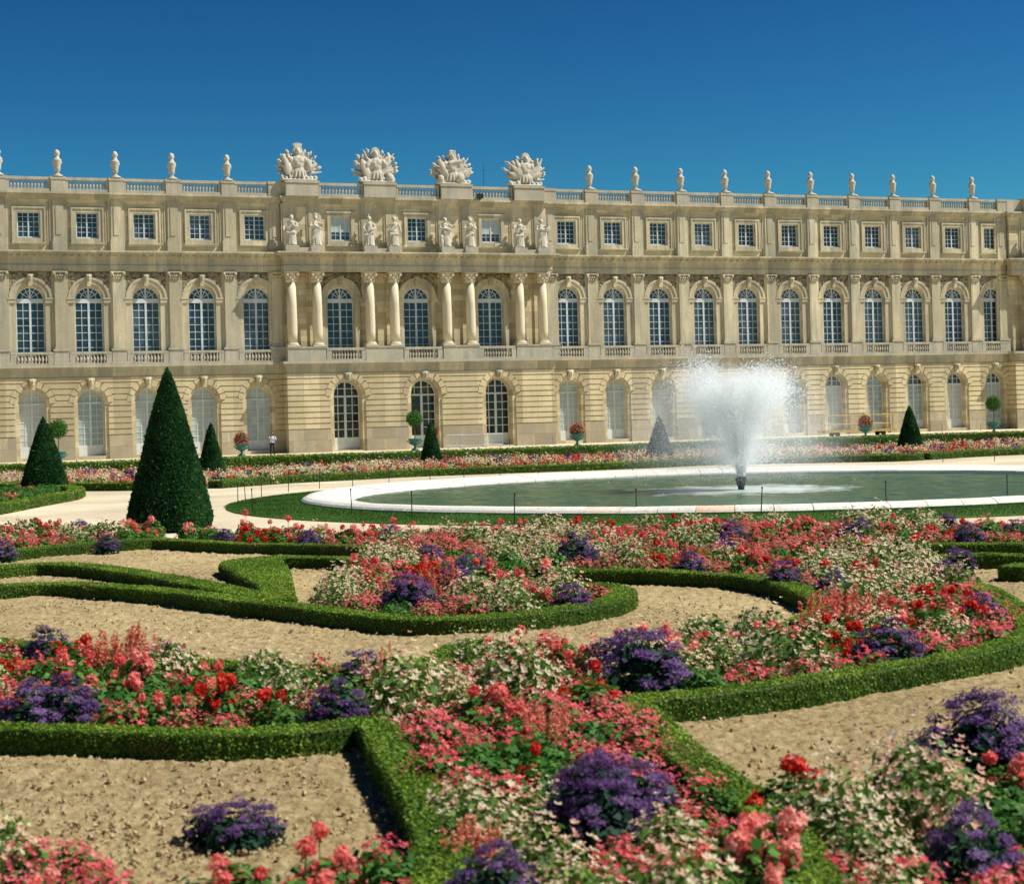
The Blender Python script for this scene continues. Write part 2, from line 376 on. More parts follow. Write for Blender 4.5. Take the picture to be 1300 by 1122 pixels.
def soil():
    ys = 8.0 * (41.6 / 8.0) ** np.linspace(0, 1, 820)
    us = np.linspace(-.37, .37, 860)
    Y, U = np.meshgrid(ys, us, indexing='ij'); X = U * (Y + 3)
    # back limit follows the back border
    lim = 40.6 + 0 * X
    P = np.c_[X.ravel(), Y.ravel()]
    z = .02 + .06 * fbm(P, 1.3, 3, 3) + .06 * np.abs(fbm(P, 8, 9, 3)) + .06 * np.maximum(vnoise(P, 13, 29) - .62, 0) + .05 * np.maximum(vnoise(P, 26, 19) - .6, 0)
    k = (Y.ravel() > 41.2) | (np.abs(U.ravel()) > .368); z[k] = -.02
    V = np.c_[P, z]; n, mm = Y.shape
    i = np.arange((n - 1) * (mm - 1)); a = (i // (mm - 1)) * mm + i % (mm - 1)
    F = np.stack([a, a + 1, a + mm + 1, a + mm], 1)
    me = bpy.data.meshes.new('soil'); me.vertices.add(len(V)); me.vertices.foreach_set('co', V.astype(np.float32).ravel())
    me.loops.add(F.size); me.loops.foreach_set('vertex_index', F.astype(np.int32).ravel())
    me.polygons.add(len(F)); me.polygons.foreach_set('loop_start', np.arange(0, F.size, 4, dtype=np.int32)); me.polygons.foreach_set('loop_total', np.full(len(F), 4, dtype=np.int32))
    me.update(calc_edges=True)
    tag(link('soil_ground', me, M['soil']), kind='structure')
soil()
def clods():
    n = 42000; y = 9.5 * (40.5 / 9.5) ** rng.uniform(0, 1, n); x = rng.uniform(-.36, .36, n) * (y + 3); P = np.c_[x, y]
    keep = rng.random(n) < clamp_(.25 + 1.6 * fbm(P, .9, 55, 3)); P = P[keep]; n = len(P)
    r = rng.gamma(2.2, .0055, n) + .005; r = np.minimum(r, .030)
    D = unit(rng.normal(0, 1, (n, 3))); E = unit(np.cross(D, rng.normal(0, 1, (n, 3)))); F = np.cross(D, E); c = np.c_[P, .035 + r * .5]; s = r[:, None]
    a, b_, e, f, g, h = (c + D * s, c - D * s * .9, c + E * s * rng.uniform(.6, 1, (n, 1)), c - E * s, c + F * s * .8, c - F * s * rng.uniform(.5, .9, (n, 1)))
    Q = np.concatenate([np.stack(t, 1) for t in ((a, e, g, g), (e, b_, g, g), (b_, f, g, g), (f, a, g, g), (e, a, h, h), (b_, e, h, h), (f, b_, h, h), (a, f, h, h))])
    tag(link('soil_clods', quadmesh('soil_clods', Q, np.tile(rng.uniform(0, 1, n), 8), [M['clod']]), None), kind='stuff')
def clamp_(a): return np.clip(a, 0, 1)
M['clod'] = leafmat('soil_clod', (.19, .13, .06), (.36, .27, .14), (.48, .37, .21), 0)
clods()

PX, PY, PR = 7.5517, 60.3666, 14.509
def ring(name, prof, m, n=160):
    b = MB(); vs = []; fs = []; k = len(prof)
    for i in range(n):
        a = 2 * math.pi * i / n
        for r, z in prof: vs.append((r * math.cos(a), r * math.sin(a), z))
    for i in range(n):
        j = (i + 1) % n
        for q in range(k - 1): fs.append((i * k + q, j * k + q, j * k + q + 1, i * k + q + 1))
    return b.add(vs, fs)
lw = ring('lawn', [(17.0, -.02), (16.95, .035), (16.3, .06), (14.3, .12)], M['lawn']).build('lawn', M['lawn'])
lw.location = (PX, PY, 0); tag(lw, kind='structure')
basin = empty('fountain_basin', (PX, PY, 0)); tag(basin, 'large round pool basin with a sloping white marble rim', 'fountain basin')
RIMP = [(14.40, .02), (14.44, .12), (14.54, .14), (14.56, .17), (14.50, .23), (14.38, .29), (14.2, .32), (13.1, .20), (12.95, .17), (12.92, .12), (12.92, .0)]
M['rim_rust'] = stone('marble_rim_rust', (.74, .60, .47), (.80, .75, .66), (.60, .30, .14), stain=.75, greyamt=.8, bump=.15)
NB = 92; _ra = [math.atan2(G(a, 650, .2)[1] - PY, G(a, 650, .2)[0] - PX) % (2 * math.pi) for a in (765, 917)]
for k in range(NB):
    a0 = 2 * math.pi * k / NB + .0008; a1 = 2 * math.pi * (k + 1) / NB - .0008; b = MB(); q = len(RIMP); dz = rng.uniform(-.006, .006)
    vs = [(r * math.cos(a0 + (a1 - a0) * u / 5), r * math.sin(a0 + (a1 - a0) * u / 5), z + dz) for u in range(6) for r, z in RIMP]
    fs = [(u * q + w, (u + 1) * q + w, (u + 1) * q + w + 1, u * q + w + 1) for u in range(5) for w in range(q - 1)] + [tuple(range(q)), tuple(range(6 * q - 1, 5 * q - 1, -1))]
    st = any(a0 <= a < a1 for a in _ra)
    o = b.add(vs, fs).build('rim_block', M['rim_rust'] if st else M['rim'], basin)
    if st: o['label'] = 'rim block with an orange rust stain'
ring('rim_wall', [(12.96, .15), (12.96, -.6)], None).build('inner_wall', plain('wet_stone', (.10, .11, .085), .5, var=.4, scale=3), basin)
def water():
    rs = np.sqrt(np.linspace(0, 1, 150)) * 12.99; na = 760; A = np.linspace(0, 2 * math.pi, na, endpoint=False)
    Rr, Aa = np.meshgrid(rs[1:], A, indexing='ij'); P = np.c_[(Rr * np.cos(Aa)).ravel(), (Rr * np.sin(Aa)).ravel()]
    P2 = P * [.55, 1.0]
    z = .055 * fbm(P2 + 40, 1.9, 61, 2) + .045 * fbm(P2 + 90, 3.8, 62, 2) + .005 * np.sin(Rr.ravel() * 7.5 + 3 * fbm(P, .8, 3, 2)) * np.exp(-Rr.ravel() / 6)
    b = MB(); b.v = [(0, 0, 0)] + [tuple(p) for p in np.c_[P, z]]; n = len(rs) - 1
    b.f = [(0, 1 + i, 1 + (i + 1) % na) for i in range(na)] + [(1 + j * na + i, 1 + (j + 1) * na + i, 1 + (j + 1) * na + (i + 1) % na, 1 + j * na + (i + 1) % na) for j in range(n - 1) for i in range(na)]
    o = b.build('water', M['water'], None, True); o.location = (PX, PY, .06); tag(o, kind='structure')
water()
def grass():
    n = 90000; a = rng.uniform(math.pi * .85, math.pi * 2.15, n); r = np.sqrt(rng.uniform(14.55 ** 2, 17.0 ** 2, n)) + rng.normal(0, .03, n)
    P = np.c_[PX + r * np.cos(a), PY + r * np.sin(a), .03 + .09 * np.clip((17 - r) / 2.5, 0, 1) + .01]
    nn = np.tile([0, -1., .2], (n, 1)); Q = cards(P + [0, 0, .012], nn, .06, .012, .6, 0, 3)
    r_ = np.clip(.45 + fbm(P[:, :2], .8, 5) * 1.2 + rng.normal(0, .2, n), 0, 1)
    o = link('grass', quadmesh('grass', Q, r_, [M['grass']]), None); tag(o, kind='stuff')
grass()

# ------------------------------------------------------------------ the palace
PB = empty('palace', (X0, Z0 + X0 * math.tan(BETA), 0), BETA)
tag(PB, 'long pale stone palace front of arched windows with columns, statues and a roof balustrade', 'palace')
def Wp(s, y, z):                         # facade coordinates -> world
    return PB.location + Vector((math.cos(BETA) * s - math.sin(BETA) * y, math.sin(BETA) * s + math.cos(BETA) * y, z))

def arcpts(c, zs, r, n=14): return [(c + r * math.cos(math.pi - math.pi * i / n), zs + r * math.sin(math.pi - math.pi * i / n)) for i in range(n + 1)]
def arch_wall(m, s0, s1, z0, z1, c, hw, zs, sill, yf, yb):
    A = arcpts(c, zs, hw)
    q = lambda *p: m.add(p, [tuple(range(len(p)))])
    q((s0, yf, z0), (c - hw, yf, z0), (c - hw, yf, zs), (c - hw, yf, z1), (s0, yf, z1))
    q((c + hw, yf, z0), (s1, yf, z0), (s1, yf, z1), (c + hw, yf, z1), (c + hw, yf, zs))
    if sill > z0 + .001: q((c - hw, yf, z0), (c + hw, yf, z0), (c + hw, yf, sill), (c - hw, yf, sill)); q((c - hw, yf, sill), (c + hw, yf, sill), (c + hw, yb, sill), (c - hw, yb, sill))
    for (xa, za), (xb, zb) in zip(A[:-1], A[1:]):
        q((xa, yf, za), (xb, yf, zb), (xb, yf, z1), (xa, yf, z1)); q((xa, yf, za), (xa, yb, za), (xb, yb, zb), (xb, yf, zb))
    q((c - hw, yf, sill), (c - hw, yb, sill), (c - hw, yb, zs), (c - hw, yf, zs)); q((c + hw, yf, sill), (c + hw, yf, zs), (c + hw, yb, zs), (c + hw, yb, sill))
def rect_wall(m, s0, s1, z0, z1, c, hw, za, zb, yf, yb):
    q = lambda *p: m.add(p, [tuple(range(len(p)))])
    q((s0, yf, z0), (c - hw, yf, z0), (c - hw, yf, z1), (s0, yf, z1)); q((c + hw, yf, z0), (s1, yf, z0), (s1, yf, z1), (c + hw, yf, z1))
    q((c - hw, yf, z0), (c + hw, yf, z0), (c + hw, yf, za), (c - hw, yf, za)); q((c - hw, yf, zb), (c + hw, yf, zb), (c + hw, yf, z1), (c - hw, yf, z1))
    for a, b in (((c - hw, za), (c - hw, zb)), ((c - hw, zb), (c + hw, zb)), ((c + hw, zb), (c + hw, za)), ((c + hw, za), (c - hw, za))):
        q((a[0], yf, a[1]), (a[0], yb, a[1]), (b[0], yb, b[1]), (b[0], yf, b[1]))
def arch_band(m, c, zs, r0, r1, y0, y1, n=16, a0=0, a1=math.pi):
    for i in range(n):
        t0 = a0 + (a1 - a0) * i / n; t1 = a0 + (a1 - a0) * (i + 1) / n
        m.prism([(c - r0 * math.cos(t0), zs + r0 * math.sin(t0)), (c - r0 * math.cos(t1), zs + r0 * math.sin(t1)), (c - r1 * math.cos(t1), zs + r1 * math.sin(t1)), (c - r1 * math.cos(t0), zs + r1 * math.sin(t0))], y0, y1)

ZC = [1.85 + .452 * i for i in range(11)]
def courses(m, s0, s1, ops, yf):
    for za, zb in zip(ZC[:-1], ZC[1:]):
        za2, zb2 = za + .048, zb - .048
        def ext(o, z):
            c, hw, zs, R = o
            if z <= zs - .1: return hw + .27
            return math.sqrt(max(0, R * R - (z - zs) ** 2)) + .02 if z - zs < R else 0
        cur = s0; cz = (s0, s0)
        for o in sorted(ops) + [None]:
            if o is None: l = (s1, s1); nx = None
            else:
                e = (ext(o, za2), ext(o, zb2)); em = max(e)
                if em <= 0: continue
                l = (o[0] - e[0], o[0] - e[1]); nx = (o[0] + e[0], o[0] + e[1])
            if l[0] - cz[0] > .05: m.prism([(cz[0], za2), (l[0], za2), (l[1], zb2), (cz[1], zb2)], yf - .10, yf + .1)
            cz = nx
def voussoirs(m, c, hw, zs, R, yf, n=9):
    for i in range(n):
        a0 = math.pi * i / n + .025; a1 = math.pi * (i + 1) / n - .025
        r0 = hw + .24
        m.prism([(c - r0 * math.cos(a0), zs + r0 * math.sin(a0)), (c - R * math.cos(a0), zs + R * math.sin(a0)), (c - R * math.cos(a1), zs + R * math.sin(a1)), (c - r0 * math.cos(a1), zs + r0 * math.sin(a1))], yf - .115, yf + .1)

def window(c, hw, z0, zs, y, arched, cols, rows, ztr, pane, frame, mull=.16, mt=.046, bot=0.0, fan=True, openleaf=False, lun=None):
    f = MB(); t = .09; yb = y + .07
    zt = ztr if arched else zs
    f.box(c - hw, c - hw + t, y, yb, z0, zs if arched else zs); f.box(c + hw - t, c + hw, y, yb, z0, zs)
    f.box(c - mull / 2, c + mull / 2, y - .02, yb, z0, zt if not openleaf else zt)
    if arched:
        arch_band(f, c, zs, hw - t, hw, y, yb, 12); f.box(c - hw + t, c + hw - t, y - .03, yb, ztr, ztr + (.34 if fan else .14)); zf = ztr + (.34 if fan else .14)
        f.box(c - .06, c + .06, y, yb, zf, zs + hw - t)
        if fan:
            rr = hw * .55
            arch_band(f, c, zf, rr - .025, rr + .025, y + .01, yb, 10)
            for a in (35, 65, 115, 145):
                ca, sa = math.cos(math.radians(a)), math.sin(math.radians(a)); q = hw * .98 - .05
                d = .024; f.prism([(c + rr * .0 + d * sa, zf - d * ca), (c + q * ca + d * sa, zf + q * sa * .95 - d * ca), (c + q * ca - d * sa, zf + q * sa * .95 + d * ca), (c - d * sa, zf + d * ca)], y + .012, yb - .005)
        else:
            for k in (1, 2): pass
            for sg in (-1, 1):
                f.box(c + sg * hw * .5 - mt / 2, c + sg * hw * .5 + mt / 2, y + .01, yb, zf, zs + hw * .82)
            zz = (zf + zs + hw) / 2 - .05; f.box(c - hw + t, c + hw - t, y + .012, yb - .004, zz, zz + mt)
    else: f.box(c - hw + t, c + hw - t, y, yb, zs - t, zs)
    f.box(c - hw + t, c + hw - t, y - .01, yb, z0, z0 + t + bot)
    w = hw - t - mull / 2
    for sg in (-1, 1):
        if openleaf and sg < 0:
            f.box(c - hw + t, c - mull / 2, y + .011, yb, z0 + (zt - z0) * .60, z0 + (zt - z0) * .63); continue
        for k in range(1, cols): xx = c + sg * (mull / 2 + w * k / cols); f.box(xx - mt / 2, xx + mt / 2, y + .01, yb - .003, z0 + t + bot, zt)
        for k in range(1, rows):
            zz = z0 + t + bot + (zt - z0 - t - bot) * k / rows
            f.box(min(c + sg * mull / 2, c + sg * (hw - t)), max(c + sg * mull / 2, c + sg * (hw - t)), y + .012, yb - .005, zz - mt / 2, zz + mt / 2)
    root = f.build('window', frame, PB)
    if arched: pts = [(c - hw + .03, z0 + .02), (c + hw - .03, z0 + .02)] + [(x, z) for x, z in reversed(arcpts(c, zs, hw - .03))]
    else: pts = [(c - hw + .03, z0 + .02), (c + hw - .03, z0 + .02), (c + hw - .03, zs - .02), (c - hw + .03, zs - .02)]
    p = MB().prism(pts, y + .04, y + .055).build('pane', pane, root)
    if lun: MB().prism([(x, z) for x, z in reversed(arcpts(c, zs, hw - .05))], y + .025, y + .035).build('pane', lun, root)
    return root

BAL = [(.055, 0), (.075, .04), (.05, .09), (.10, .26), (.085, .36), (.045, .52), (.04, .58), (.07, .62), (.07, .66)]
def balusters(m, s0, s1, y, z0, z1, n, seg=7):
    k = (z1 - z0) / .66
    for i in range(n):
        m.lathe([(r * 1.15, z * k) for r, z in BAL], (s0 + (s1 - s0) * (i + .5) / n, y, z0), seg)
def cap_leaves(m, c, y, z0, z1, r0, r1, flat):
    h = z1 - z0
    if flat:
        m.prism([(c - r0, z0), (c + r0, z0), (c + r1 * .95, z1 - h * .18), (c - r1 * .95, z1 - h * .18)], y, y + .2)
        m.box(c - r1 - .06, c + r1 + .06, y - .16, y + .2, z1 - h * .16, z1 - .004)
        for row, zz in ((0, z0 + h * .2), (1, z0 + h * .48)):
            for k in range(4 + row): m.ell((c - r0 + 2 * r0 * (k + .5) / (4 + row), y - .04 - .03 * row, zz), (.10, .085, h * .17), nu=6, nv=4)
        for sg in (-1, 1): m.ell((c + sg * r1 * .92, y - .13, z1 - h * .28), (.13, .12, .12), nu=7, nv=5)
        m.ell((c, y - .14, z1 - h * .12), (.09, .07, .09), nu=6, nv=4)
    else:
        m.lathe([(r0, 0), (r0 * 1.02, h * .3), (r0 * 1.15, h * .6), (r1, h * .84)], (c, y, z0), 16)
        m.box(c - r1 - .08, c + r1 + .08, y - r1 - .08, y + r1 + .08, z1 - h * .15, z1 - .004)
        for row, zz in ((0, z0 + h * .18), (1, z0 + h * .46)):
            for k in range(8):
                a = 2 * math.pi * (k + .5 * row) / 8; rr = r0 * (1.04 + .12 * row)
                m.ell((c + rr * math.cos(a), y + rr * math.sin(a), zz), (.11, .11, h * .18), nu=6, nv=4)
        for sx_ in (-1, 1):
            for sy_ in (-1, 1): m.ell((c + sx_ * r1 * .92, y + sy_ * r1 * .92, z1 - h * .28), (.15, .15, .14), nu=7, nv=5)
def head(m, c, y, z, r):
    m.ell((c, y, z), (r * .78, r * .8, r), nu=8, nv=7); m.ell((c, y - r * .75, z - r * .1), (r * .16, r * .3, r * .25), nu=5, nv=4)
    m.ell((c - r * .55, y - .02, z + r * .35), (r * .5, r * .6, r * .55), nu=6, nv=4); m.ell((c + r * .55, y - .02, z + r * .35), (r * .5, r * .6, r * .55), nu=6, nv=4)
    m.ell((c, y - r * .55, z - r * .75), (r * .4, r * .35, r * .5), nu=6, nv=4)

def entab(s0, s1, y, ends=0):            # main cornice, frieze and architrave in front of plane y
    a = MB(); e = lambda p: (s0 - (p if ends else 0), s1 + (p if ends else 0))
    for p, za, zb in ((.24, 14.5, 14.72), (.28, 14.72, 14.96), (.22, 14.96, 15.46)): x0, x1 = e(p); a.box(x0, x1, y - p, y + .5, za, zb)
    a.build('frieze', M['trim'], PB)
    b = MB()
    for p, za, zb in ((.32, 15.46, 15.58), (.40, 15.58, 15.66), (.74, 15.78, 15.93), (.84, 15.93, 16.05)): x0, x1 = e(p); b.box(x0, x1, y - p, y + .5, za, zb)
    x0, x1 = e(.4); b.box(x0, x1, y - .39, y + .5, 15.66, 15.78)
    n = int((x1 - x0) / .55)
    for i in range(n): xx = x0 + (x1 - x0) * (i + .5) / n; b.box(xx - .12, xx + .12, y - .68, y - .30, 15.655, 15.79)
    b.build('cornice', M['trim'], PB)
def attic_cornice(s0, s1, y, ends=0):
    a = MB()
    for p, za, zb in ((.14, 20.0, 20.15), (.24, 20.15, 20.28), (.42, 20.28, 20.42), (.50, 20.42, 20.56)):
        d = p if ends else 0; a.box(s0 - d, s1 + d, y - p, y + .6, za, zb)
    a.build('attic_cornice', M['trim'], PB)
def string(s0, s1, y, ends=0):
    a = MB()
    for p, za, zb in ((.12, 6.38, 6.62), (.17, 6.62, 6.86), (.30, 6.98, 7.10)):
        d = p if ends else 0; a.box(s0 - d, s1 + d, y - p, y + .5, za, zb)
    d = .2 if ends else 0; a.box(s0 - d, s1 + d, y - .2, y + .5, 6.86, 6.98)
    a.build('string_course', M['trim'], PB)
    b = MB(); d = .44 if ends else 0; b.box(s0 - d, s1 + d, y - .44, y + .6, 7.10, 7.30); b.build('ledge', M['ledge'], PB)
def spandrel(m, c, y, sd):
    r = random.Random(sd)
    m.box(c - 1.78, c + 1.78, y - .03, y + .01, 14.0, 14.46)
    for sg in (-1, 1):
        for i in range(40):
            t = r.random(); x = c + sg * (.55 + 1.15 * t); zmin = 12.23 + math.sqrt(max(0, 1.66 ** 2 - (x - c) ** 2)) + .05
            z = zmin + (14.42 - zmin) * r.random()
            q = r.uniform(.11, .19); m.ell((x, y - .05, z), (q * r.uniform(.7, 1.5), .10, q), nu=6, nv=4)
        for i in range(7): m.ell((c + sg * (1.62 + .05 * math.sin(i)), y - .06, 12.6 + i * .17), (.09, .10, .10), nu=6, nv=4)

def wing(bays, s0, s1, pil, blind=True):
    g = MB(); g1 = MB(); rst = MB(); pl = MB(); at = MB(); imp = MB(); fr = MB()
    n = len(bays)
    for i, c in enumerate(bays):
        a = s0 if i == 0 else c - 2.2; b = s1 if i == n - 1 else c + 2.2
        arch_wall(g, a, b, 0, 6.4, c, 1.02, 4.38, .27, 0, .74)
        arch_wall(g1, a, b, 7.3, 14.5, c, 1.08, 12.23, 7.34, 0, .36)
        rect_wall(at, a, b, 16.05, 20.0, c, .85, 17.04, 19.03, 0, .26)
        voussoirs(rst, c, 1.02, 4.38, 1.72, 0)
        pl = MB(); x0 = (bays[i - 1] + 1.29) if i else a; pl.box(x0, c - 1.29, -.13, .05, .0, .95).box(x0, c - 1.29, -.09, .05, .95, 1.82).build('plinth', M['plinth'], PB)
        if i == n - 1: MB().box(c + 1.29, b, -.13, .05, .0, .95).box(c + 1.29, b, -.09, .05, .95, 1.82).build('plinth', M['plinth'], PB)
        imp = MB(); fr = MB()
        # first-floor jambs, imposts, archivolt
        for sg in (-1, 1):
            x0, x1 = sorted((c + sg * 1.10, c + sg * 1.58)); imp.box(x0, x1, -.07, .05, 7.3, 12.06)
            x0, x1 = sorted((c + sg * 1.09, c + sg * 1.72)); imp.box(x0, x1, -.15, .05, 12.06, 12.34); imp.box(x0 - .03, x1 + .03, -.19, .05, 12.34, 12.46)
        arch_band(imp, c, 12.46, 1.10, 1.42, -.10, .05); arch_band(imp, c, 12.46, 1.421, 1.60, -.17, .05)
        # attic window surround
        for x0, x1, z0_, z1_ in ((c - 1.14, c - .86, 16.72, 19.30), (c + .86, c + 1.14, 16.72, 19.30), (c - .86, c + .86, 19.04, 19.30), (c - .86, c + .86, 16.72, 17.02)): fr.box(x0, x1, -.10, .04, z0_, z1_)
        for x0, x1, z0_, z1_ in ((c - 1.25, c - 1.141, 16.66, 19.42), (c + 1.141, c + 1.25, 16.66, 19.42), (c - 1.14, c + 1.14, 19.301, 19.42)): fr.box(x0, x1, -.16, .04, z0_, z1_)
        fr.box(c - 1.3, c + 1.3, -.20, .04, 16.60, 16.715)
        fr.box(c - 1.5, c - 1.38, -.05, .04, 16.3, 19.8); fr.box(c + 1.38, c + 1.5, -.05, .04, 16.3, 19.8)
        imp.build('archivolt', M['trim'], PB); fr.build('window_surround', M['trim'], PB)
        window(c, 1.02, .27, 4.38, .62, True, 2, 7, 4.3, BL[rng.integers(4)], M['door'], bot=.75, fan=False, lun=GL[2] if s0 > 30 and i in (6, 8, 9, 10) else None)
        window(c, 1.08, 7.40, 12.23, .28, True, 2, 8, 12.06, GL[rng.integers(4)], M['frame'])
        window(c, .85, 17.06, 19.03, .18, False, 2, 5, 0, GL[rng.integers(4)], M['frame'], mull=.11, mt=.035)
        k = MB(); k.prism([(c - .20, 5.42), (c + .20, 5.42), (c + .30, 6.36), (c - .30, 6.36)], -.16, .05); head(k, c, -.26, 6.02, .27); k.build('keystone', M['trim'], PB)
        k = MB(); k.prism([(c - .15, 13.34), (c + .15, 13.34), (c + .24, 14.3), (c - .24, 14.3)], -.24, .05); head(k, c, -.30, 14.05, .22); k.build('keystone', M['trim'], PB)
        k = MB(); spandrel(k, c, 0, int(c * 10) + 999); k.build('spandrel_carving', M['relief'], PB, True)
        # balcony balustrade
        k = MB(); k.box(c - 1.6, c + 1.6, -.40, -.20, 8.12, 8.30); k.box(c - 1.6, c + 1.6, -.40, -.18, 7.305, 7.42)
        for sg in (-1, 1): x0, x1 = sorted((c + sg * 1.18, c + sg * 1.6)); k.box(x0, x1, -.385, -.19, 7.42, 8.12)
        balusters(k, c - 1.16, c + 1.16, -.30, 7.42, 8.12, 9); k.build('balcony_balustrade', M['ledge'], PB)
        # roof balustrade
        k = MB(); k.box(c - 1.66, c + 1.66, -.42, -.05, 20.565, 20.78); k.box(c - 1.66, c + 1.66, -.40, -.06, 21.46, 21.68)
        for sg in (-1, 1): x0, x1 = sorted((c + sg * 1.42, c + sg * 1.66)); k.box(x0, x1, -.36, -.10, 20.78, 21.46)
        balusters(k, c - 1.40, c + 1.40, -.23, 20.78, 21.46, 11); k.build('roof_balustrade', M['ledge'], PB)
    g.build('wall', M['wall'], PB); g1.build('wall', M['wall'], PB); at.build('wall', M['wall'], PB)
    courses(rst, s0, s1, [(c, 1.02, 4.38, 1.72) for c in bays], 0)
    rst.build('rusticated_facing', M['rust'], PB); entab(s0, s1, 0); attic_cornice(s0, s1, 0); string(s0, s1, 0)
    for c in pil:
        k = MB(); k.box(c - .41, c + .41, -.24, .05, 8.52, 13.88); k.box(c - .62, c + .62, -.14, .05, 8.5, 14.5)
        k.box(c - .47, c + .47, -.30, .05, 8.515, 8.72)
        p = k.build('pilaster', M['trim'], PB)
        k = MB(); k.box(c - .60, c + .60, -.42, .05, 7.305, 7.5); k.box(c - .56, c + .56, -.38, .05, 7.5, 8.38); k.box(c - .62, c + .62, -.44, .05, 8.38, 8.51); k.build('pedestal', M['ledge'], p)
        k = MB(); cap_leaves(k, c, -.24, 13.86, 14.5, .42, .50, True); k.build('capital', M['trim'], p)
        k = MB(); k.box(c - .40, c + .40, -.18, .05, 17.0, 20.0); k.box(c - .66, c + .66, -.09, .05, 16.06, 20.0); k.box(c - .47, c + .47, -.26, .05, 16.06, 17.0); k.box(c - .20, c + .20, -.22, .05, 17.3, 19.5); k.build('attic_pilaster', M['trim'], PB)
        k = MB(); k.box(c - .53, c + .53, -.48, .10, 20.565, 21.50); k.box(c - .58, c + .58, -.52, .14, 21.50, 21.72); k.build('balustrade_pedestal', M['ledge'], PB)

def pavilion(cs, pairs, s0, s1, urns=True):
    YF = -1.2
    g = MB(); rst = MB(); pl = MB(); w1 = MB(); at = MB(); imp = MB(); fr = MB()
    edges = [s0] + [(cs[i] + cs[i + 1]) / 2 for i in range(len(cs) - 1)] + [s1]
    ge = edges
    for i, c in enumerate(cs):
        a, b = ge[i], ge[i + 1]
        arch_wall(g, a, b, 0, 6.4, c, 1.2, 4.46, .10, YF, -.15)
        arch_wall(w1, a + (.05 if i == 0 else 0), b - (.05 if i == len(cs) - 1 else 0), 7.3, 14.5, c, 1.14, 12.2, 7.34, .23, .58)
        rect_wall(at, a + (.3 if i == 0 else 0), b - (.3 if i == len(cs) - 1 else 0), 16.05, 20.0, c, .85, 17.04, 19.03, -.35, -.10)
        voussoirs(rst, c, 1.2, 4.46, 1.92, YF)
        for x0, x1 in ((cs[i - 1] + 1.47 if i else s0 - .08, c - 1.47),) + (((c + 1.47, s1 + .08),) if i == len(cs) - 1 else ()): MB().box(x0, x1, YF - .13, YF + .05, 0, .95).box(x0, x1, YF - .09, YF + .05, .95, 1.82).build('plinth', M['plinth'], PB)
        imp = MB(); fr = MB()
        for sg in (-1, 1):
            x0, x1 = sorted((c + sg * 1.16, c + sg * 1.6)); imp.box(x0, x1, .15, .25, 7.3, 12.06)
            x0, x1 = sorted((c + sg * 1.15, c + sg * 2.1)); imp.box(x0, x1, .09, .25, 12.06, 12.44)
        arch_band(imp, c, 12.44, 1.16, 1.50, .11, .25); arch_band(imp, c, 12.44, 1.501, 1.68, .05, .25)
        for x0, x1, z0_, z1_ in ((c - 1.14, c - .86, 16.72, 19.30), (c + .86, c + 1.14, 16.72, 19.30), (c - .86, c + .86, 19.04, 19.30), (c - .86, c + .86, 16.72, 17.02)): fr.box(x0, x1, -.45, -.31, z0_, z1_)
        fr.box(c - 1.25, c + 1.25, -.53, -.31, 19.301, 19.42); fr.box(c - 1.3, c + 1.3, -.55, -.31, 16.60, 16.715)
        imp.build('archivolt', M['trim'], PB); fr.build('window_surround', M['trim'], PB)
        mid = (i == 1)
        window(c, 1.2, .12, 4.46, -.30, True, 2, 5, 4.36, M['dark'], M['door'], bot=.9, fan=False, mull=.2, mt=.06, openleaf=mid)
        window(c, 1.14, 7.40, 12.2, .50, True, 2, 8, 12.06, M['glass'], M['frame'])
        wn2 = window(c, .85, 17.06, 19.03, -.18, False, 2, 5, 0, M['glass'], M['frame'], mull=.11, mt=.035)
        if len(cs) == 3 and i != 1: MB().box(c - .8, c + .8, -.165, -.145, 17.75, 18.98).build('roller_blind', M['blind'], wn2)
        k = MB(); k.prism([(c - .22, 5.72), (c + .22, 5.72), (c + .32, 6.36), (c - .32, 6.36)], YF - .18, YF + .05); head(k, c, YF - .28, 6.08, .30); k.build('keystone', M['trim'], PB)
        k = MB(); k.prism([(c - .15, 13.5), (c + .15, 13.5), (c + .24, 14.3), (c - .24, 14.3)], .0, .25); head(k, c, -.06, 14.05, .22); k.build('keystone', M['trim'], PB)
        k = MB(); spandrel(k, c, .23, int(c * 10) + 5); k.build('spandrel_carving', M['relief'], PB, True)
        k = MB(); k.box(c - 1.66, c + 1.66, -1.18, -.86, 8.16, 8.36); k.box(c - 1.66, c + 1.66, -1.18, -.86, 7.305, 7.46)
        for sg in (-1, 1): x0, x1 = sorted((c + sg * 1.25, c + sg * 1.66)); k.box(x0, x1, -1.16, -.88, 7.46, 8.16)
        balusters(k, c - 1.23, c + 1.23, -1.02, 7.46, 8.16, 10); k.build('balcony_balustrade', M['ledge'], PB)
        k = MB(); k.box(c - 1.85, c + 1.85, -.80, -.40, 20.565, 20.78); k.box(c - 1.85, c + 1.85, -.78, -.42, 21.46, 21.68)
        for sg in (-1, 1): x0, x1 = sorted((c + sg * 1.70, c + sg * 1.85)); k.box(x0, x1, -.74, -.46, 20.78, 21.46)
        balusters(k, c - 1.68, c + 1.68, -.60, 20.78, 21.46, 12); k.build('roof_balustrade', M['ledge'], PB)
    for sa, sb in ((s0, s0 + .3), (s1 - .3, s1)): g.box(sa, sb, YF + .005, .3, 0, 6.4)
    for sa, sb in ((s0 + .06, s0 + .3), (s1 - .3, s1 - .06)): w1.box(sa, sb, -.015 + .25, .5, 7.3, 14.5)
    for sa, sb in ((s0 + .3, s0 + .5), (s1 - .5, s1 - .3)): at.box(sa, sb, -.345, .3, 16.05, 20.0)
    courses(rst, s0, s1, [(c, 1.2, 4.46, 1.92) for c in cs], YF)
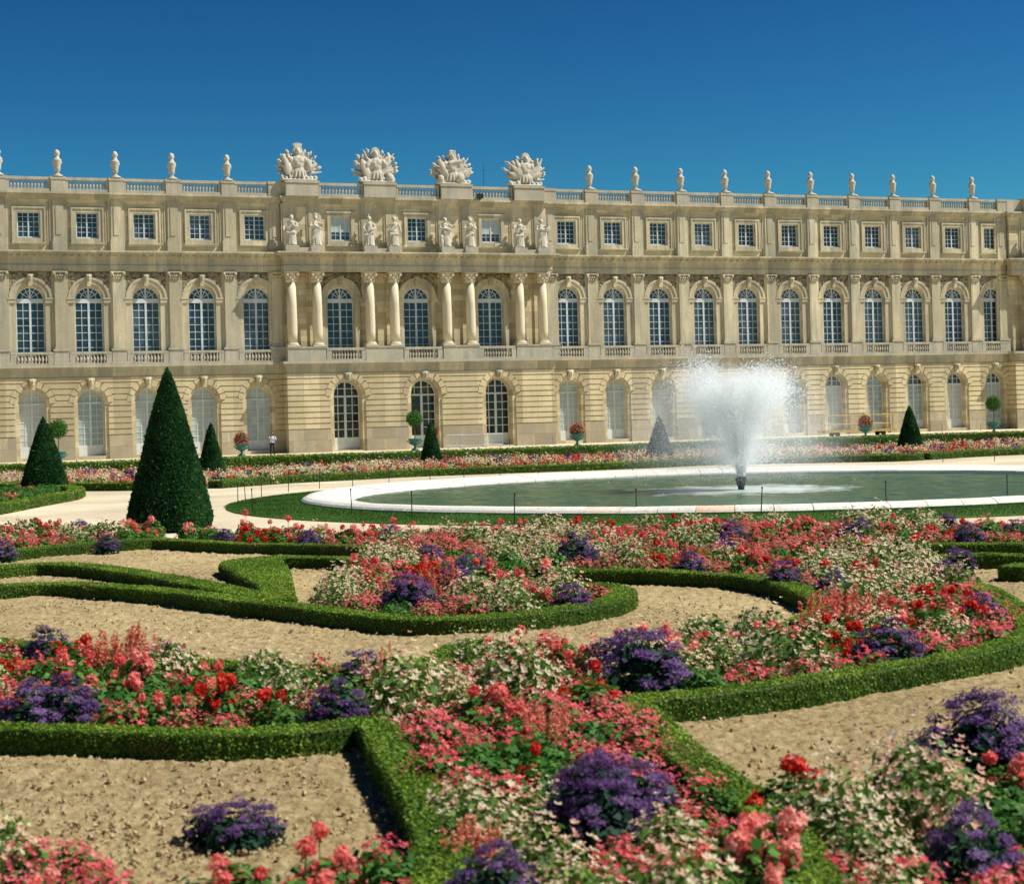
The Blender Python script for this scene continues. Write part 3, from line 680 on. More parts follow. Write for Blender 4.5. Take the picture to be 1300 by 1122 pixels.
    for za, zb in zip(ZC[:-1], ZC[1:]):
        for sa, sb in ((s0 - .09, s0 + .05), (s1 - .05, s1 + .09)): rst.box(sa, sb, YF - .098, .0, za + .048, zb - .048)
    g.build('wall', M['wall'], PB); w1.build('wall', M['wall'], PB); at.build('wall', M['wall'], PB)
    rst.build('rusticated_facing', M['rust'], PB); MB().box(s0 + .01, s1 - .01, YF + .02, .4, 6.41, 7.09).build('floor', M['ledge'], PB)
    entab(s0 + .10, s1 - .10, -1.0, 1); MB().box(s0 + .12, s1 - .12, -1.0, .2, 14.55, 15.4).build('soffit', M['trim'], PB)
    attic_cornice(s0 + .3, s1 - .3, -.35, 1); string(s0, s1, YF, 1)
    for pc in pairs:
        k = MB(); k.box(pc - 1.62, pc + 1.62, -1.22, -.25, 7.305, 7.48); k.box(pc - 1.58, pc + 1.58, -1.18, -.25, 7.48, 8.34); k.box(pc - 1.64, pc + 1.64, -1.23, -.25, 8.34, 8.46); k.build('pedestal', M['ledge'], PB)
        for d in (-1.05, 1.05):
            c = pc + d
            if c < s0 or c > s1: continue
            k = MB(); k.lathe([(.37, 0), (.40, .8), (.405, 1.5), (.385, 3.0), (.345, 4.85)], (c, -.74, 8.80), 24)
            col = k.build('column', M['column'], PB, True)
            k = MB(); k.box(c - .52, c + .52, -1.26 + .005, -.24, 8.462, 8.58); k.lathe([(.50, 0), (.53, .05), (.50, .10), (.44, .13), (.46, .18), (.42, .22)], (c, -.74, 8.58), 20); k.build('base', M['column'], col)
            k = MB(); cap_leaves(k, c, -.74, 13.63, 14.5, .36, .46, False); k.build('capital', M['column'], col)
            k = MB(); k.box(c - .40, c + .40, .12, .25, 7.31, 14.5); k.build('pilaster', M['wall'], PB)
            k = MB(); k.box(c - .45, c + .45, -.45, -.30, 16.06, 20.0); k.box(c - .62, c + .62, -.40, -.30, 16.06, 20.0); k.build('attic_pilaster', M['trim'], PB)
            k = MB(); k.box(c - .56, c + .56, -1.45, -.42, 16.055, 16.56); k.build('statue_plinth', M['ledge'], PB)
        k = MB(); k.box(pc - .49, pc + .49, -1.30, -.42, 16.056, 16.40); k.build('statue_plinth', M['ledge'], PB)
        k = MB(); k.box(pc - 1.40, pc + 1.40, -1.05, .0, 20.565, 20.74); k.box(pc - 1.36, pc + 1.36, -1.0, .0, 20.74, 21.62); k.box(pc - 1.42, pc + 1.42, -1.06, .05, 21.62, 21.80); k.build('balustrade_pedestal', M['ledge'], PB)

LB = [4.4 * k for k in range(-4, 5)]; RB = [44.8 + 4.4 * k for k in range(11)]
wing(LB, -19.8, 19.72, [4.4 * k + 2.2 for k in range(-5, 4)] + [19.2])
wing(RB, 42.68, 90.32, [44.8 + 4.4 * k + 2.2 for k in range(10)] + [43.2, 89.8])
pavilion([31.2 - 6.56, 31.2, 31.2 + 6.56], [31.2 - 9.87, 31.2 - 3.33, 31.2 + 3.33, 31.2 + 9.87], 19.7, 42.7)
pavilion([97.0, 103.5], [93.4, 100.2], 90.3, 107)
for _a, _b in ((19.74, 20.2), (42.2, 42.66), (90.3, 92.2)): MB().box(_a, _b, -.50, -.02, 20.566, 21.69).build('balustrade_pedestal', M['ledge'], PB)
MB().box(-19.8, 107, .05, 14, 20.05, 20.5).build('roof', M['roof'], PB)
MB().box(-19.8, 107, 13.4, 14, 0, 20.04).build('wall', M['wall'], PB)
MB().box(-19.8, -19.4, .77, 13.4, 0, 20.04).build('wall', M['wall'], PB); MB().box(106.6, 107, .77, 13.4, 0, 20.04).build('wall', M['wall'], PB)

# roof urns
um = MB(); um.box(-.36, .36, -.36, .36, 0, .10); um.lathe([(.30, .10), (.30, .16), (.14, .26), (.13, .36), (.24, .46), (.24, .62), (.29, 1.00), (.34, 1.22), (.345, 1.30), (.27, 1.34), (.20, 1.42), (.20, 1.50), (.14, 1.54), (.20, 1.66), (.24, 1.80), (.17, 1.98), (.05, 2.08)], (0, 0, 0), 14)
for sg in (-1, 1): um.ell((sg * .31, 0, 1.05), (.06, .10, .14), nu=6, nv=5)
ume = um.mesh('roof_urn'); ume.shade_smooth()
def urn(s, label):
    o = link('roof_urn', ume, M['statue']); o.location = Wp(s, -.19, 21.72); o.rotation_euler = (0, 0, BETA)
    tag(o, label, 'stone urn', 'stone urns along the roof balustrade')
for k, s in enumerate(sorted([4.4 * k + 2.2 for k in range(-5, 4)], reverse=True)): urn(s, 'pale stone urn on the roof balustrade, %s to the left of the carved trophies' % ORD[k])
for k in range(10): urn(44.8 + 4.4 * k + 2.2, 'pale stone urn on the roof balustrade, %s to the right of the carved trophies' % ORD[k])

# statues on the portico
def statue(s, sd, arm_l, arm_r, lean, extra, label):
    r = random.Random(sd); m = MB(); H = 2.42
    hx = .07 * lean
    m.box(-.36, .36, -.30, .30, 0, .10)
    m.lathe([(.37, .06), (.33, .4), (.31, .8), (.29, 1.15), (.22, 1.38)], (0, 0, .02), 12, .85)        # robe
    for i in range(9):                                                                                # folds
        a = math.pi * (1.05 + .9 * i / 8); x = .32 * math.cos(a); y = .28 * math.sin(a)
        m.tube((x * 1.12 + r.uniform(-.04, .04), y * 1.12, .08), (x * .72 + hx, y * .72, 1.2 + r.uniform(-.1, .1)), .055, .04, 6)
    m.tube((-.33, -.18, .72 + .22 * lean), (.30, -.22, 1.15 - .22 * lean), .11, .09, 7); m.tube((.20 * lean, -.16, 1.62), (-.28 * lean, -.2, 1.22), .09, .08, 7); m.tube((-.30 * lean, .02, 1.3), (-.36 * lean, .0, .35), .10, .13, 7)                  # cloak across
    m.ell((hx, -.02, 1.45), (.24, .19, .30)); m.ell((hx * 1.2, -.02, 1.72), (.27, .18, .17)); m.tube((hx, -.02, 1.75), (hx * .9, -.03, 2.0), .08, .07)
    m.ell((hx * .8, -.06, 2.10), (.14, .15, .18)); m.ell((hx * .8, 0, 2.15), (.17, .17, .16)); m.ell((hx * .8, -.20, 2.08), (.03, .04, .05), nu=6, nv=4)
    for sg, (e, h) in ((-1, arm_l), (1, arm_r)):
        sh = Vector((hx + sg * .27, -.02, 1.76)); e = Vector(e); h = Vector(h)
        m.tube(sh, e, .105, .085); m.ell(e, (.088,) * 3); m.tube(e, h, .085, .06); m.ell(h, (.075, .065, .085))
    if extra == 'wings': m.ell((.42, -.1, .4), (.18, .18, .4))
    if extra == 'child': m.ell((-.36, -.18, .40), (.16, .17, .36)); m.ell((-.38, -.22, .80), (.13, .13, .14))
    if extra == 'tall': m.tube((hx, 0, 2.2), (hx, 0, 2.46), .15, .18); 
    if extra == 'crown': m.ell((hx * .8, 0, 2.24), (.16, .16, .08))
    if extra == 'plume': m.tube((hx * .8, .0, 2.2), (hx - .05, .02, 2.52), .09, .03)
    if extra == 'lyre': m.ell((.36, -.26, 1.45), (.20, .06, .26), Euler((0, .5, 0)).to_matrix())
    if extra == 'staff': m.tube((-.50, -.22, .15), (-.42, -.2, 2.5), .035, .03)
    if extra == 'torch': m.tube((.40, -.2, 1.9), (.36, -.2, 2.75), .05, .09)
    o = sculpt('statue', m, .034, M['statue'], None, 3)
    o.location = Wp(s, -.95, 16.56); o.rotation_euler = (0, 0, BETA + r.uniform(-.3, .3)); o.scale = (1.17, 1.1, 1.07)
    tag(o, label, 'statue', 'statues standing in front of the attic')
CS = [31.2 + a + b for a in (-9.87, -3.33, 3.33, 9.87) for b in (-1.05, 1.05)]
statue(CS[0], 1, (-.50, -.05, 1.45), (.30, -.28, 1.30) and (-.55, -.25, 1.22), 1, 'crown', '') if False else None
SPEC = [((-.48, -.08, 1.42), (-.50, -.26, 1.18), (.46, -.08, 1.42), (.22, -.30, 1.45), 1, 'crown', 'leftmost robed attic statue holding drapery at its hip'),
        ((-.46, -.1, 1.45), (-.12, -.30, 1.50), (.46, -.10, 1.45), (.34, -.30, 1.70), -1, 'tall', 'robed attic statue wearing a tall headdress, just left of the left attic window'),
        ((-.44, -.08, 1.42), (-.30, -.28, 1.15), (.44, -.08, 1.42), (.12, -.32, 1.25), .5, 'plume', 'slim robed attic statue with a plumed head, right of the left attic window'),
        ((-.46, -.05, 1.45), (-.20, -.26, 1.75), (.48, -.06, 1.42), (.50, -.2, 1.12), 1, '', 'robed attic statue with one arm hanging, just left of the middle attic window'),
        ((-.45, -.1, 1.45), (-.10, -.34, 1.42), (.48, -.12, 1.50), (.62, -.34, 1.62), -1, 'child', 'attic statue with a small figure at its feet, right of the middle attic window'),
        ((-.46, -.1, 1.45), (-.05, -.34, 1.52), (.46, -.10, 1.45), (.10, -.34, 1.62), .4, 'crown', 'robed attic statue with folded arms, just left of the right attic window'),
        ((-.50, -.12, 1.55), (-.46, -.22, 1.85), (.46, -.10, 1.45), (.15, -.32, 1.40), 1, 'staff', 'attic statue holding a tall staff, right of the right attic window'),
        ((-.46, -.1, 1.42), (-.10, -.32, 1.46), (.48, -.14, 1.60), (.42, -.24, 1.92), -1, 'lyre', 'rightmost attic statue of the portico, holding up a tablet')]
for s, (el, hl, er, hr, ln, ex, lb) in zip(CS, SPEC): statue(s, int(s * 7), (el, hl), (er, hr), ln, ex, lb)
statue(93.4 - 1.05, 77, ((-.46, -.1, 1.42), (-.10, -.32, 1.46)), ((.46, -.1, 1.42), (.3, -.3, 1.2)), 1, '', 'pale statue at the far right edge before the next pavilion')

# carved trophies on the roof
def leafblade(m, c, ang, L, w, th=.09, y=0):
    d = Vector((math.cos(ang), 0, math.sin(ang))); R = Matrix.Rotation(math.pi / 2 - ang, 3, 'Y')
    m.ell(Vector(c) + d * (L / 2) + Vector((0, y, 0)), (w, th, L / 2), R, nu=8, nv=6)
def trophy(s, sd, kind, label):
    r = random.Random(sd); m = MB()
    m.box(-1.45, 1.45, -.5, .5, 0, .12)
    for i in range(27):                                                        # fan of spears, flags, quivers
        a = math.radians(8 + 164 * i / 26 + r.uniform(-3, 3)); L = r.uniform(1.65, 2.15) * (1 + .24 * max(0, math.sin(2 * abs(a - math.pi / 2)))) * (1 - .12 * abs(math.sin(a)) * (kind != 1))
        leafblade(m, (0, .12, .45), a, L, r.uniform(.10, .19), .11, r.uniform(-.05, .18))
        tip = Vector((math.cos(a) * L * .86, .12, .45 + math.sin(a) * L * .86)); (m.ell(tip, (r.uniform(.11, .2), .14, r.uniform(.11, .2)), nu=7, nv=5) if i % 3 else None)
    for i in range(8):                                                         # a second row of banners in front
        a = math.radians(22 + 136 * i / 7 + r.uniform(-5, 5)); leafblade(m, (0, -.1, .5), a, r.uniform(1.5, 1.9), r.uniform(.16, .24), .10, -.08)
    for i in range(9):                                                         # scrolls and rubble of arms along the base
        x = -1.45 + 2.9 * i / 8; m.ell((x, -.1 + r.uniform(-.1, .1), .22), (r.uniform(.16, .26), .3, r.uniform(.14, .26)), nu=8, nv=6)
    m.ell((0, -.05, .70), (.62, .42, .50)); m.ell((0, -.08, 1.32), (.56, .38, .48)); m.ell((0, -.1, 1.62), (.62, .34, .26))   # cuirass
    m.ell((-.20, -.33, 1.47), (.26, .13, .17)); m.ell((.20, -.33, 1.47), (.26, .13, .17)); m.ell((0, -.36, 1.18), (.30, .12, .26))
    for sg in (-1, 1): m.ell((sg * .62, -.1, 1.55), (.24, .26, .26)); m.ell((sg * .70, -.05, 1.30), (.17, .2, .22))
    for i in range(7): a = math.pi * (1.06 + .88 * i / 6); m.tube((.58 * math.cos(a), .40 * math.sin(a), .72), (.74 * math.cos(a), .50 * math.sin(a), .25), .11, .09, 6)
    hz = 2.0 if kind != 3 else 1.95; hx = .12 if kind == 3 else 0.0
    m.tube((hx * .6, -.05, 1.7), (hx, -.08, hz), .16, .15)
    m.ell((hx, -.08, hz + .18), (.24, .28, .30)); m.ell((hx, -.36, hz + .12), (.05, .07, .10), nu=6, nv=5)
    for i in range(9): a = math.radians(-30 + 200 * i / 8); m.ell((hx + .34 * math.cos(a), .02, hz + .22 + .38 * math.sin(a)), (.12, .13, .12), nu=7, nv=5)   # helmet crest
    if kind == 0:
        for i in range(6): leafblade(m, (0, 0, 2.1), math.radians(60 + 12 * i), .85, .07, .08)
        leafblade(m, (-.6, -.2, .5), math.radians(118), 1.7, .26, .12); m.ell((.85, -.22, 1.25), (.3, .22, .4)); m.ell((-.95, -.25, .9), (.34, .14, .5))
    if kind == 1:
        m.ell((-.98, -.25, .95), (.34, .12, .85), Matrix.Rotation(-.42, 3, 'Y')); m.ell((.95, -.1, 1.45), (.26, .2, .8), Matrix.Rotation(.4, 3, 'Y')); m.ell((1.2, -.3, .38), (.36, .3, .34))
        m.tube((-.55, -.2, 1.65), (-.85, -.3, 1.25), .2, .17); m.tube((.55, -.2, 1.65), (.9, -.25, 1.3), .2, .16)
    if kind == 2:
        m.ell((-.80, -.2, 1.2), (.30, .16, .85), Matrix.Rotation(-.6, 3, 'Y')); m.ell((-1.15, -.3, .4), (.33, .3, .33)); m.ell((.65, -.35, .5), (.4, .3, .38))
        m.tube((-.4, -.35, 1.6), (.75, -.42, 1.78), .16, .14); m.box(-.3, .3, -.3, .15, 2.25, 2.62)
    if kind == 3:
        m.ell((-.45, -.05, 1.05), (.75, .35, .62), Matrix.Rotation(.6, 3, 'Y'))
        for i in range(8):
            t = i / 7; m.tube((.55 + .75 * t, -.1, .45 + 1.1 * t ** 2), (1.30 - .15 * t, -.1, 2.2 - 1.0 * (1 - t)), .07, .07, 6)
        leafblade(m, (.45, -.12, .4), math.radians(56), 2.2, .16, .12); m.tube((1.1, -.1, .5), (1.62, -.1, 2.25), .10, .06)
    o = sculpt('roof_trophy', m, .042, M['statue'], None, 2)
    o.location = Wp(s, -.50, 21.80); o.rotation_euler = (0, 0, BETA); o.scale = (.96, .9, 1.08)
    tag(o, label, 'carved trophy', 'carved trophies on the roof above the columns')
for i, (a, lb) in enumerate(zip((-9.87, -3.33, 3.33, 9.87), ('leftmost roof trophy, carved armour with spread plumes and a small crowned top',
        'roof trophy carved as a broad armoured torso with a crested helmet, second from left', 'roof trophy with a square hooded helmet and spiky banners, third from left',
        'rightmost roof trophy, a turned helmeted bust with a harp-shaped banner'))): trophy(31.2 + a - .2, 40 + i, i, lb)
an = MB().tube((0, 0, 0), (0, 0, 2.1), .022, .012, 6).tube((-.12, 0, 1.7), (.12, 0, 1.7), .01).build('antenna', M['iron']); an.location = Wp(31.2 + 6.3, .4, 20.5); an.scale = (1, 1, 1.6)
tag(an, 'thin dark aerial rising behind the balustrade left of the last trophy', 'antenna')
fl = MB().box(-.22, .22, -.12, .14, .12, .46).tube((0, .05, 0), (0, .05, .15), .05).box(-.26, .26, -.16, -.12, .08, .50).build('floodlight', M['iron']); fl.location = Wp(36.6, -1.05 + .15, 20.56); fl.rotation_euler = (0, 0, BETA)
tag(fl, 'small black floodlight in front of the roof balustrade right of the third trophy', 'floodlight')

# ------------------------------------------------------------------ hedges and topiary
def hedge(pts, z, w, h, label, group=None, leaf=.026, dens=2600, kind_wide=None, maxleaf=90000, cat='hedge'):
    P = GP(pts, z); Wd = np.full(len(P), w) if np.isscalar(w) else np.array(w, float)
    D = float(np.median(P[:, 1])); step = .10 if D < 50 else .5
    C = catmull(np.c_[P, Wd], step); Wd = C[:, 2]; C = C[:, :2]
    T = unit(np.gradient(C, axis=0)); Nn = np.c_[-T[:, 1], T[:, 0]]
    prof = [(-1.0, -.02), (-1.0, .35), (-1.0, .74), (-.99, .93), (-.93, .99), (-.4, 1.0), (0, 1.0), (.4, 1.0), (.93, .99), (.99, .93), (1.0, .74), (1.0, .35), (1.0, -.02)]
    K = len(prof); n = len(C)
    base = np.empty((n, K, 3)); 
    for k, (u, v) in enumerate(prof):
        base[:, k, :2] = C + Nn * (Wd * .5 * u)[:, None]; base[:, k, 2] = v * h
    # ends closed by narrowing
    flat = base.reshape(-1, 3)
    d = fbm(flat, 6, 11, 3)[:, None] * .05 + fbm(flat, .9, 12, 2)[:, None] * .07
    cen = np.repeat(np.c_[C, np.full(n, h * .45)], K, 0).reshape(-1, 3)
    V = flat + unit(flat - cen) * d
    F = [(i * K + k, (i + 1) * K + k, (i + 1) * K + k + 1, i * K + k + 1) for i in range(n - 1) for k in range(K - 1)]
    F += [tuple(range(K)), tuple((n - 1) * K + K - 1 - k for k in range(K))]
    Q0 = np.array([[V[a] for a in f] for f in F[:-2]])
    # leaves
    B = V.reshape(n, K, 3)
    L = np.linalg.norm(np.diff(C, axis=0), axis=1).sum(); per = float(np.mean(Wd)) + 2 * h
    m = int(min(maxleaf, L * per * dens))
    seglen = np.r_[0, np.cumsum(np.linalg.norm(np.diff(C, axis=0), axis=1))]
    u = np.interp(rng.uniform(0, L, m), seglen, np.arange(n)); i = np.minimum(u.astype(int), n - 2); fu = (u - i)[:, None]
    plen = np.array([0] + [math.hypot((prof[k + 1][0] - prof[k][0]) * float(np.mean(Wd)) / 2, (prof[k + 1][1] - prof[k][1]) * h) for k in range(K - 1)]); pc = np.cumsum(plen)
    vv = np.interp(rng.uniform(0, pc[-1], m), pc, np.arange(K)); k = np.minimum(vv.astype(int), K - 2); fv = (vv - k)[:, None]
    a = B[i, k]; b = B[i + 1, k]; c = B[i, k + 1]; e = B[i + 1, k + 1]
    Pt = (a * (1 - fu) + b * fu) * (1 - fv) + (c * (1 - fu) + e * fu) * fv
    nrm = unit(np.cross(b - a, c - a)); ce = np.c_[C[i], np.full(m, h * .5)]; sg = np.sign((nrm * (Pt - ce)).sum(1, keepdims=True)); nrm = nrm * np.where(sg == 0, 1, sg)
    Pt = Pt + nrm * rng.uniform(-.012, .022, (m, 1)) * (leaf / .026)
    # end caps
    Q = cards(Pt, nrm, leaf * 1.25, leaf * .85, .55)
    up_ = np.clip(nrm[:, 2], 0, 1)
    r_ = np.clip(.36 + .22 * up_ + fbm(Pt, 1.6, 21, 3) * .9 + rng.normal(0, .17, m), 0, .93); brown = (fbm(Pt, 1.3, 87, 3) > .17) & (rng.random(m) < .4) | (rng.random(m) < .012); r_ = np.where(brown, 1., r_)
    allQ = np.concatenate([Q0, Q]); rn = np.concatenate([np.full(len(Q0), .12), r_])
    ends = []
    for f in F[-2:]:
        pts_ = V[list(f)]; mid = pts_.mean(0)
        for q in range(K - 1): ends.append([pts_[q], pts_[q + 1], mid, mid])
    ne = []
    for e_i, tt in ((0, -1), (n - 1, 1)):
        mm = int(Wd[e_i] * h * dens); uu = rng.uniform(-1, 1, mm); zz = rng.uniform(0, 1, mm)
        pe = np.c_[C[e_i] + Nn[e_i] * (uu * Wd[e_i] * .5)[:, None], zz * h]; te = np.tile(np.r_[T[e_i] * tt, .15], (mm, 1)); ne.append(cards(pe + te * .01, te, leaf * 1.25, leaf * .85, .55))
    ne = np.concatenate(ne) if ne else np.zeros((0, 4, 3))
    allQ = np.concatenate([allQ, np.array(ends), ne]); rn = np.concatenate([rn, np.full(len(ends), .12), np.clip(rng.normal(.36, .18, len(ne)), 0, 1)])
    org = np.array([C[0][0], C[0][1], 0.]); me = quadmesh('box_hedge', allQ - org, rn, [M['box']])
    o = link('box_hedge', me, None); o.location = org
    tag(o, label, cat, group); return C

GH = 'clipped box hedges edging the flower beds'
hedge([(-70, 709), (0, 700), (60, 694), (130, 688), (197, 684)], .235, .38, .24, 'low box hedge running left from below the big cone topiary', GH)
hedge([(202, 685), (300, 689.5), (400, 692), (480, 695), (545, 698)], .235, .38, .24, 'straight low box hedge right of the big cone, behind the scroll bed', GH)
hedge([(-80, 727), (0, 719), (51, 715), (101, 716.5), (169, 725), (237, 737), (305, 751), (338, 757)], .235, .50, .235, 'upper of the two curving box hedges at left', GH)
hedge([(-80, 750), (0, 743), (68, 740), (135, 743), (186, 747), (237, 752), (305, 761), (380, 768.5), (448, 777), (515, 783), (583, 783.5), (651, 779), (718, 771.5), (762, 764), (786, 755), (784, 746.5), (759, 742.5), (718, 742.5), (690, 745)], .235, .41, .235, 'long box hedge that sweeps from the left and hooks round the scroll bed', GH)
hedge([(356, 760), (349, 741), (331, 722), (322, 710), (345, 706), (385, 705.5), (420, 706), (450, 708)], .26, [.42, .55, .95, 1.1, .7, .42, .38, .38], .24, 'wide wedge of box hedge that bends right between two soil patches', GH)
hedge([(664, 726), (700, 724.5), (752, 723.5), (800, 724), (860, 726), (900, 728), (940, 731), (988, 738), (1022, 749.5), (1044, 763), (1040, 778), (1020, 790)], .235, .39, .24, 'box hedge curving down at the right end behind the middle soil patch', GH)
hedge([(-80, 806), (0, 814), (60, 820), (110, 828), (200, 837), (300, 843), (380, 846.5), (470, 848), (530, 842), (570, 827), (600, 812)], .235, .37, .24, 'box hedge half hidden behind the front left flower bed', GH)
hedge([(-60, 921), (0, 921), (101, 924), (237, 929), (338, 927), (420, 920), (458, 912), (478, 920), (497, 950), (522, 984), (543, 1015), (556, 1050), (560, 1090), (560, 1140)], .24, .34, .245, 'nearest box hedge at left, turning a sharp corner towards the viewer', GH, leaf=.024, dens=3600, maxleaf=110000)
hedge([(1040, 1140), (1000, 1060), (960, 1018), (918, 990), (885, 967), (846, 937), (822, 907), (803, 889), (885, 880), (1009, 864), (1134, 844), (1217, 830), (1272, 818), (1306, 806), (1312, 793), (1296, 776), (1272, 759), (1242, 743), (1212, 733)], .24, [.35] * 19, .245, 'nearest box hedge at right, with a pointed corner and a curve round the right bed', GH, leaf=.024, dens=3400, maxleaf=110000)
hedge([(1110, 693), (1200, 691), (1300, 690), (1400, 689)], .235, .38, .24, 'straight low box hedge at the back right, behind a curved one', GH)
hedge([(1400, 704), (1300, 704.5), (1240, 704.5), (1195, 706.5), (1182, 711), (1192, 717)], .235, .39, .24, 'curved end of a box hedge at the right edge of the photo', GH)
hedge([(1284, 721), (1300, 717), (1360, 714)], .235, .39, .24, 'short stub of box hedge at the right edge, in front of the curved end', GH)
GF = 'box hedges around the far flower strip'
hedge([(-80, 655), (0, 641.5), (55, 631.5), (88, 626), (97, 621), (80, 617.5)], .26, .6, .30, 'box hedge in front of the small flower bed at the left edge', GF, leaf=.05, dens=500)
LPX = [(-80, 617), (83, 615), (166, 614.5), (258, 612)]; LPX2 = [(273, 612), (360, 606), (443, 602), (535, 597.5), (720, 591), (803, 588), (920, 583), (1046, 580.5), (1143, 578.5), (1164, 577.5)]; LPX3 = [(1172, 577), (1240, 573), (1300, 570.5), (1400, 566)]
hedge(LPX, .26, .8, .30, 'low far box hedge left of the small cone on the left', GF, leaf=.08, dens=160)
hedge(LPX2, .26, .8, .30, 'long low far box hedge in front of the flower strip beyond the pool', GF, leaf=.08, dens=160)
hedge(LPX3, .26, .8, .30, 'low far box hedge right of the right-hand cone', GF, leaf=.08, dens=160)
MPX = [(-80, 597), (0, 594.5), (83, 592), (172, 589), (288, 585), (360, 582.6), (505, 578.2), (566, 576), (720, 571), (828, 567), (1038, 559.5), (1143, 556), (1300, 551.5), (1400, 549)]
hedge(MPX, .5, 1.3, .66, 'long taller dark green hedge in front of the palace terrace', GF, leaf=.10, dens=130)

def cone(pb, hgt, wid, label, dens, leaf):
    X, Y = G(*pb); root = empty('cone_topiary', (X, Y, 0)); tag(root, label, 'topiary', 'yew trees clipped into cones')
    prof = lambda t: .5 * wid * (np.clip(1 - t, 0, 1) ** .92 * .93 + .07 * (1 - t ** 6)) * np.where(t < .06, .9 + t * 1.6, 1)
    nz, na = 44, 40; vs = []; fs = []
    T = np.linspace(0, 1, nz); A = np.linspace(0, 2 * math.pi, na, endpoint=False)
    R = prof(T)
    g = np.array([[R[i] * math.cos(a), R[i] * math.sin(a), .10 + (hgt - .1) * T[i]] for i in range(nz) for a in A])
    g[:, :2] *= (1 - .05 / max(wid, 1) + fbm(g + X, 1.6, 31, 3)[:, None] * .10)
    Q0 = np.array([[g[i * na + j], g[i * na + (j + 1) % na], g[(i + 1) * na + (j + 1) % na], g[(i + 1) * na + j]] for i in range(nz - 1) for j in range(na)])
    area = math.pi * wid / 2 * hgt; m = int(area * dens)
    t = 1 - np.sqrt(rng.uniform(0, 1, m)); a = rng.uniform(0, 2 * math.pi, m); r = prof(t)
    Pt = np.c_[r * np.cos(a), r * np.sin(a), .08 + (hgt - .08) * t]; Pt[:, :2] *= (1 + fbm(Pt + X, 1.6, 31, 3)[:, None] * .10 + rng.normal(0, .02, m)[:, None])
    nr = unit(np.c_[np.cos(a), np.sin(a), np.full(m, wid * .5 / hgt)])
    sprig = unit(nr * .8 + rng.normal(0, .5, (m, 3)) + [0, 0, .55]); side = unit(np.cross(sprig, rng.normal(0, 1, (m, 3))))
    L = leaf * rng.uniform(.6, 1.5, (m, 1)); base = Pt - sprig * L * .45
    long_ = rng.uniform(0, 1, (m, 1)) > .993; L = np.where(long_, L * 1.7, L)
    Q = np.stack([base, base + sprig * L * .5 + side * L * .26, base + sprig * L, base + sprig * L * .5 - side * L * .26], 1)
    rn = np.clip(.40 + fbm(Pt + X, 2.2, 33, 3) * 1.3 + rng.normal(0, .2, m), 0, 1)
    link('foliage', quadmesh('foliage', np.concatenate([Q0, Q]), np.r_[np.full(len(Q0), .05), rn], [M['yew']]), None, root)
    MB().tube((0, 0, -.05), (0, 0, hgt * .5), .09, .05).build('trunk', M['wood'], root)
cone((217, 674), 4.22, 2.24, 'largest cone topiary, dark green, standing in the flower border at left', 4200, .075)
cone((57, 624), 3.15, 1.98, 'cone topiary at the left edge behind the corner of a small bed', 1500, .10)
cone((269, 609), 2.72, 1.38, 'small cone topiary just right of the largest one', 1200, .10)
cone((548, 594), 2.50, 1.24, 'smallest slim cone topiary in front of the open middle doorway', 1200, .10)
cone((838, 587), 2.45, 1.5, 'cone topiary veiled by the fountain spray', 1000, .10)
cone((1156, 576), 2.66, 1.5, 'cone topiary on the right, by the yellow railed platform', 1200, .10)

# ------------------------------------------------------------------ flowers
def blossoms(P, Nn, size, petals=4, cup=.5, jit=.5):
    n = len(P); nn = unit(Nn + rng.normal(0, jit, (n, 3))); t = unit(np.cross(nn, rng.normal(0, 1, (n, 3)))); b = np.cross(nn, t); out = []
    sz = (size * rng.uniform(.75, 1.25, n))[:, None]
    for k in range(petals):
        a = 2 * math.pi * k / petals; d = t * math.cos(a) + b * math.sin(a); e = np.cross(nn, d)
        out.append(np.stack([P, P + d * sz * .5 + e * sz * .38 + nn * sz * cup * .3, P + d * sz + nn * sz * cup, P + d * sz * .5 - e * sz * .38 + nn * sz * cup * .3], 1))
    return np.concatenate(out), np.tile(np.arange(n), petals)
def dome(n, rx, h, zlo=.0, power=.5):
    a = rng.uniform(0, 2 * math.pi, n); c = rng.uniform(zlo, 1, n); s = np.sqrt(np.maximum(0, 1 - c * c))
    d = np.c_[s * np.cos(a), s * np.sin(a), c]; rr = rng.uniform(0, 1, (n, 1)) ** .25 * rng.uniform(.8, 1.05, (n, 1))
    lump = 1 + .3 * fbm(d + rng.uniform(0, 50), 2.2, 3, 2)[:, None]
    return d * rr * lump * [rx, rx, h], d
def clamp01(a): return np.clip(a, 0, 1)
